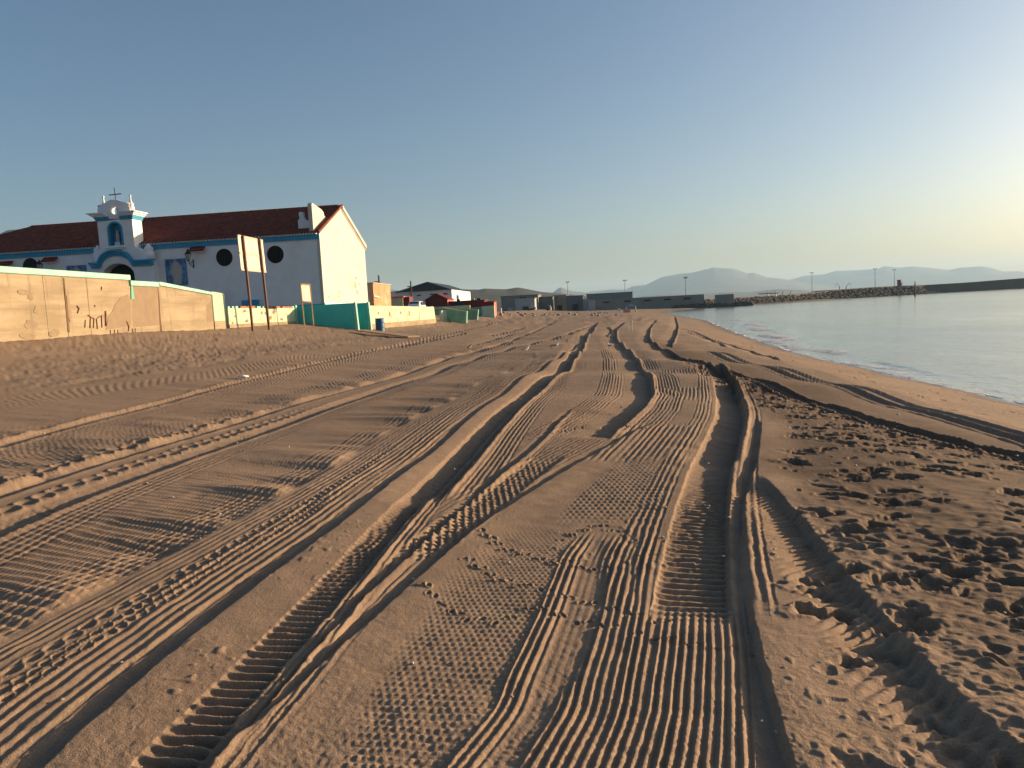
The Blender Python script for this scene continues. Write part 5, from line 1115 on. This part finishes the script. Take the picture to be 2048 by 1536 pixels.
# beached boat
p = gp(1060, 622); boat = empty('rowing_boat', p, label='dark green boat with a short mast hauled up before the pale grey block', cat='boat'); s_ = p.y/1538; L_ = 12*s_
secs = []
for k in range(9):
    t = k/8*2-1; wd = .75*(1-abs(t)**2.5)+.04; sh_ = .75+.35*t*t; secs += [(p.x+t*L_, p.y-wd, p.z+sh_), (p.x+t*L_, p.y-wd*.6, p.z+.15+.3*t*t), (p.x+t*L_, p.y+wd*.6, p.z+.15+.3*t*t), (p.x+t*L_, p.y+wd, p.z+sh_)]
MB().add(secs, [(i*4+k, i*4+k+1, (i+1)*4+k+1, (i+1)*4+k) for i in range(8) for k in range(3)]).build('hull', mat('boat_green', (.02, .06, .05), .5), boat); MB().tube([(p.x+.3*L_, p.y, p.z+.2), (p.x+.3*L_, p.y, p.z+2.4)], .06, 6).build('mast', wood, boat)
for k in (-.4, .1, .5): MB().box((p.x+k*L_-.12, p.y-.6, p.z+.55), (p.x+k*L_+.12, p.y+.6, p.z+.6)).build('thwart', wood, boat)
p = gp(1096, 621); bs = empty('small_boat', p, label='upended small boat with a white bow next to the green one', cat='boat'); s_ = p.y/1538
MB().lathe([(.2, 0), (.8, .3), (.75, 1.0), (.35, 1.9), (.05, 2.3)], p, 8).build('hull', mat('boat_dark', (.03, .03, .035), .5), bs); MB().lathe([(.4, 0), (.5, .6), (.3, 1.5), (.05, 2.0)], (p.x+.9, p.y, p.z), 8).build('bow', whiteG, bs)
a0 = gp(1003, 624); a1 = gp(1032, 622)
ww_ = empty('low_white_wall', a0, label='low white wall on the sand right of the coral kiosk', cat='wall'); MB().box((a0.x, a0.y, a0.z-.3), (a1.x, a0.y+.4, a0.z+.75)).build('wall', white, ww_); MB().box((a0.x-.05, a0.y-.05, a0.z+.753), (a1.x+.05, a0.y+.45, a0.z+.85)).build('coping', whiteG, ww_)
# rubble
stone = mat('rubble_stone', (.26, .22, .18), .95, .3, 2)
for k in range(46):
    px = rk.uniform(1000, 1235); py = rk.uniform(625.5, 633)
    p = gp(px, py); b = MB(); s_ = rk.uniform(.15, .42)
    o = obj('rubble_stone', None, None) if False else None
    rock(b, Vector((0, 0, 0)), s_, rk); me = b.mesh('rubble_stone'); o = obj('rubble_stone', me, stone, loc=(p.x, p.y, p.z+s_*.3))
    tag(o, 'grey stone lying in the rubble line across the far end of the beach', 'stone', 'rubble stones at the far end of the beach')
# litter
p = gp(486, 756); b = MB(); r_ = random.Random(4); rock(b, Vector((0, 0, 0)), .09, r_); o = obj('plastic_bag', b.mesh('plastic_bag'), mat('white_plastic', (.75, .74, .72), .4), loc=(p.x, p.y, p.z+.04)); o.scale = (1.5, 1.0, .7)
tag(o, 'crumpled white plastic scrap lying on the left tracks', 'litter')

b = MB(); r_ = random.Random(77)
for k in range(170):                                                # shell bits and small stones thrown up by the rake
    y = 2.4+16*r_.random()**1.8; x = -y*.8+(y*.8+2.2+y*.28)*r_.random()
    hz_ = float(base_z(np.array(x), np.array(y))); rock(b, Vector((x, y, hz_+.004)), r_.uniform(.003, .009)*(1+y*.08), r_)
tag(b.build('shell_fragments', mat('shell_bits', (.42, .38, .32), .6, .5, 40)), 'scattered pale shell fragments and tiny stones on the raked sand', 'shells', kind='stuff')

# ================================================================ gulls
gw = mat('gull_white', (.72, .70, .67), .8, .05, 20); gg = mat('gull_grey', (.28, .29, .30), .8, .1, 20); gb = mat('gull_dark', (.03, .03, .03), .7); gl = mat('gull_leg', (.45, .26, .08), .6)
def gull(px, py, head, label, sc=1.0, hunch=0, brown=False):
    p = GP(px, py); p.z += float(0); R_ = empty('gull', p, label=label, cat='gull')
    # spine: (x forward, z up, half width, half height)
    sp = [(-.20, .155, .012, .008), (-.13, .165, .032, .025), (-.06, .17, .055, .05), (.02, .18, .065, .062), (.09, .205, .055, .055), (.13, .245-.02*hunch, .036, .038), (.145, .285-.03*hunch, .032, .032), (.16, .315-.04*hunch, .030, .030), (.185, .32-.04*hunch, .018, .018), (.20, .315-.04*hunch, .006, .006)]
    def X(fx, sy_, z): c_, s2 = math.cos(head), math.sin(head); return (p.x+sc*(fx*c_-sy_*s2), p.y+sc*(fx*s2+sy_*c_), p.z+sc*z)
    n = 10; b = MB(); b.add([X(x, w*math.cos(2*math.pi*k/n), z+h*math.sin(2*math.pi*k/n)) for x, z, w, h in sp for k in range(n)], [(i*n+k, i*n+(k+1) % n, (i+1)*n+(k+1) % n, (i+1)*n+k) for i in range(len(sp)-1) for k in range(n)]+[tuple(range(n))[::-1], tuple(range((len(sp)-1)*n, len(sp)*n))])
    b.build('body', mat('gull_brown', (.22, .16, .11), .8, .2, 20) if brown else gw, R_, smooth=True)
    for s_ in (-1, 1):
        w_ = MB(); ws = [(-.25, .165, .0), (-.15, .185, .02), (-.05, .20, .035), (.05, .215, .04), (.09, .20, .03)]
        up_ = [X(x, s_*(.018+dy), z+.025) for x, z, dy in ws]; lo_ = [X(x, s_*(.040+dy), z-.045 if x > -.2 else z-.005) for x, z, dy in ws]; inn_ = [X(x, s_*(.01+dy*.8), z-.02) for x, z, dy in ws]
        w_.add(up_+lo_+inn_, [(i, i+1, 5+i+1, 5+i) for i in range(4)]+[(5+i, 5+i+1, 10+i+1, 10+i) for i in range(4)]+[(10+i, 10+i+1, i+1, i) for i in range(4)])
        wo = w_.build('wing', gg if not brown else mat('gull_brown', (.22, .16, .11)), R_, smooth=True)
        MB().add([X(-.24, s_*.02, .17), X(-.14, s_*.058, .165), X(-.15, s_*.06, .15), X(-.29, s_*.02, .155)], [(0, 1, 2, 3)]).build('wing_tip', gb, wo)
        lg = MB().tube([X(.02, s_*.025, .13), X(.0, s_*.027, .07), X(.01, s_*.028, -.01)], .006*sc, 5).build('leg', gl, R_)
        MB().add([X(-.005, s_*.028, .004), X(.055, s_*.028-.025, .003), X(.06, s_*.028, .004), X(.055, s_*.028+.025, .003), X(.0, s_*.028, .012)], [(0, 1, 2), (0, 2, 3), (0, 4, 1), (0, 3, 4), (1, 4, 2), (2, 4, 3)]).build('foot', gl, lg)
    MB().tube([X(.195, 0, .316-.04*hunch), X(.245, 0, .306-.04*hunch)], [.008*sc, .003*sc], 6).build('beak', gl, R_)
gull(940, 702, math.radians(75), 'brownish gull standing on the track ridge left of the others', .85, .5, True)
gull(1053, 706, math.radians(50), 'white breasted gull standing upright with its back half turned', .85)
gull(1111, 698, math.radians(25), 'grey winged gull leaning forward in profile, facing the sea', .85, 1)
gull(1219, 698, math.radians(110), 'small pale gull sitting at the edge of the dark rut', .75, 1)
for px, py, k in ((1347, 629.5, 0), (1380, 631, 1), (1393, 631, 2)):
    gull(px, py, math.radians(30+40*k), ('tiny gull at the tip of the far waterline', 'left of two tiny gulls close together on the far wet sand', 'right of two tiny gulls close together on the far wet sand')[k], 1.3, 1)

# ================================================================ haze
hm = bpy.data.materials.new('haze_air'); hm.use_nodes = True; hn = hm.node_tree.nodes; hn.clear()
ho = hn.new('ShaderNodeOutputMaterial'); hv = hn.new('ShaderNodeVolumePrincipled'); hv.inputs['Color'].default_value = (.48, .74, 1.0, 1); hv.inputs['Density'].default_value = .000085; hv.inputs['Anisotropy'].default_value = .15
hm.node_tree.links.new(hv.outputs[0], ho.inputs['Volume'])
tag(MB().box((-7500, -3000, -3.0), (15500, 14500, 425)).build('haze', hm), kind='stuff')
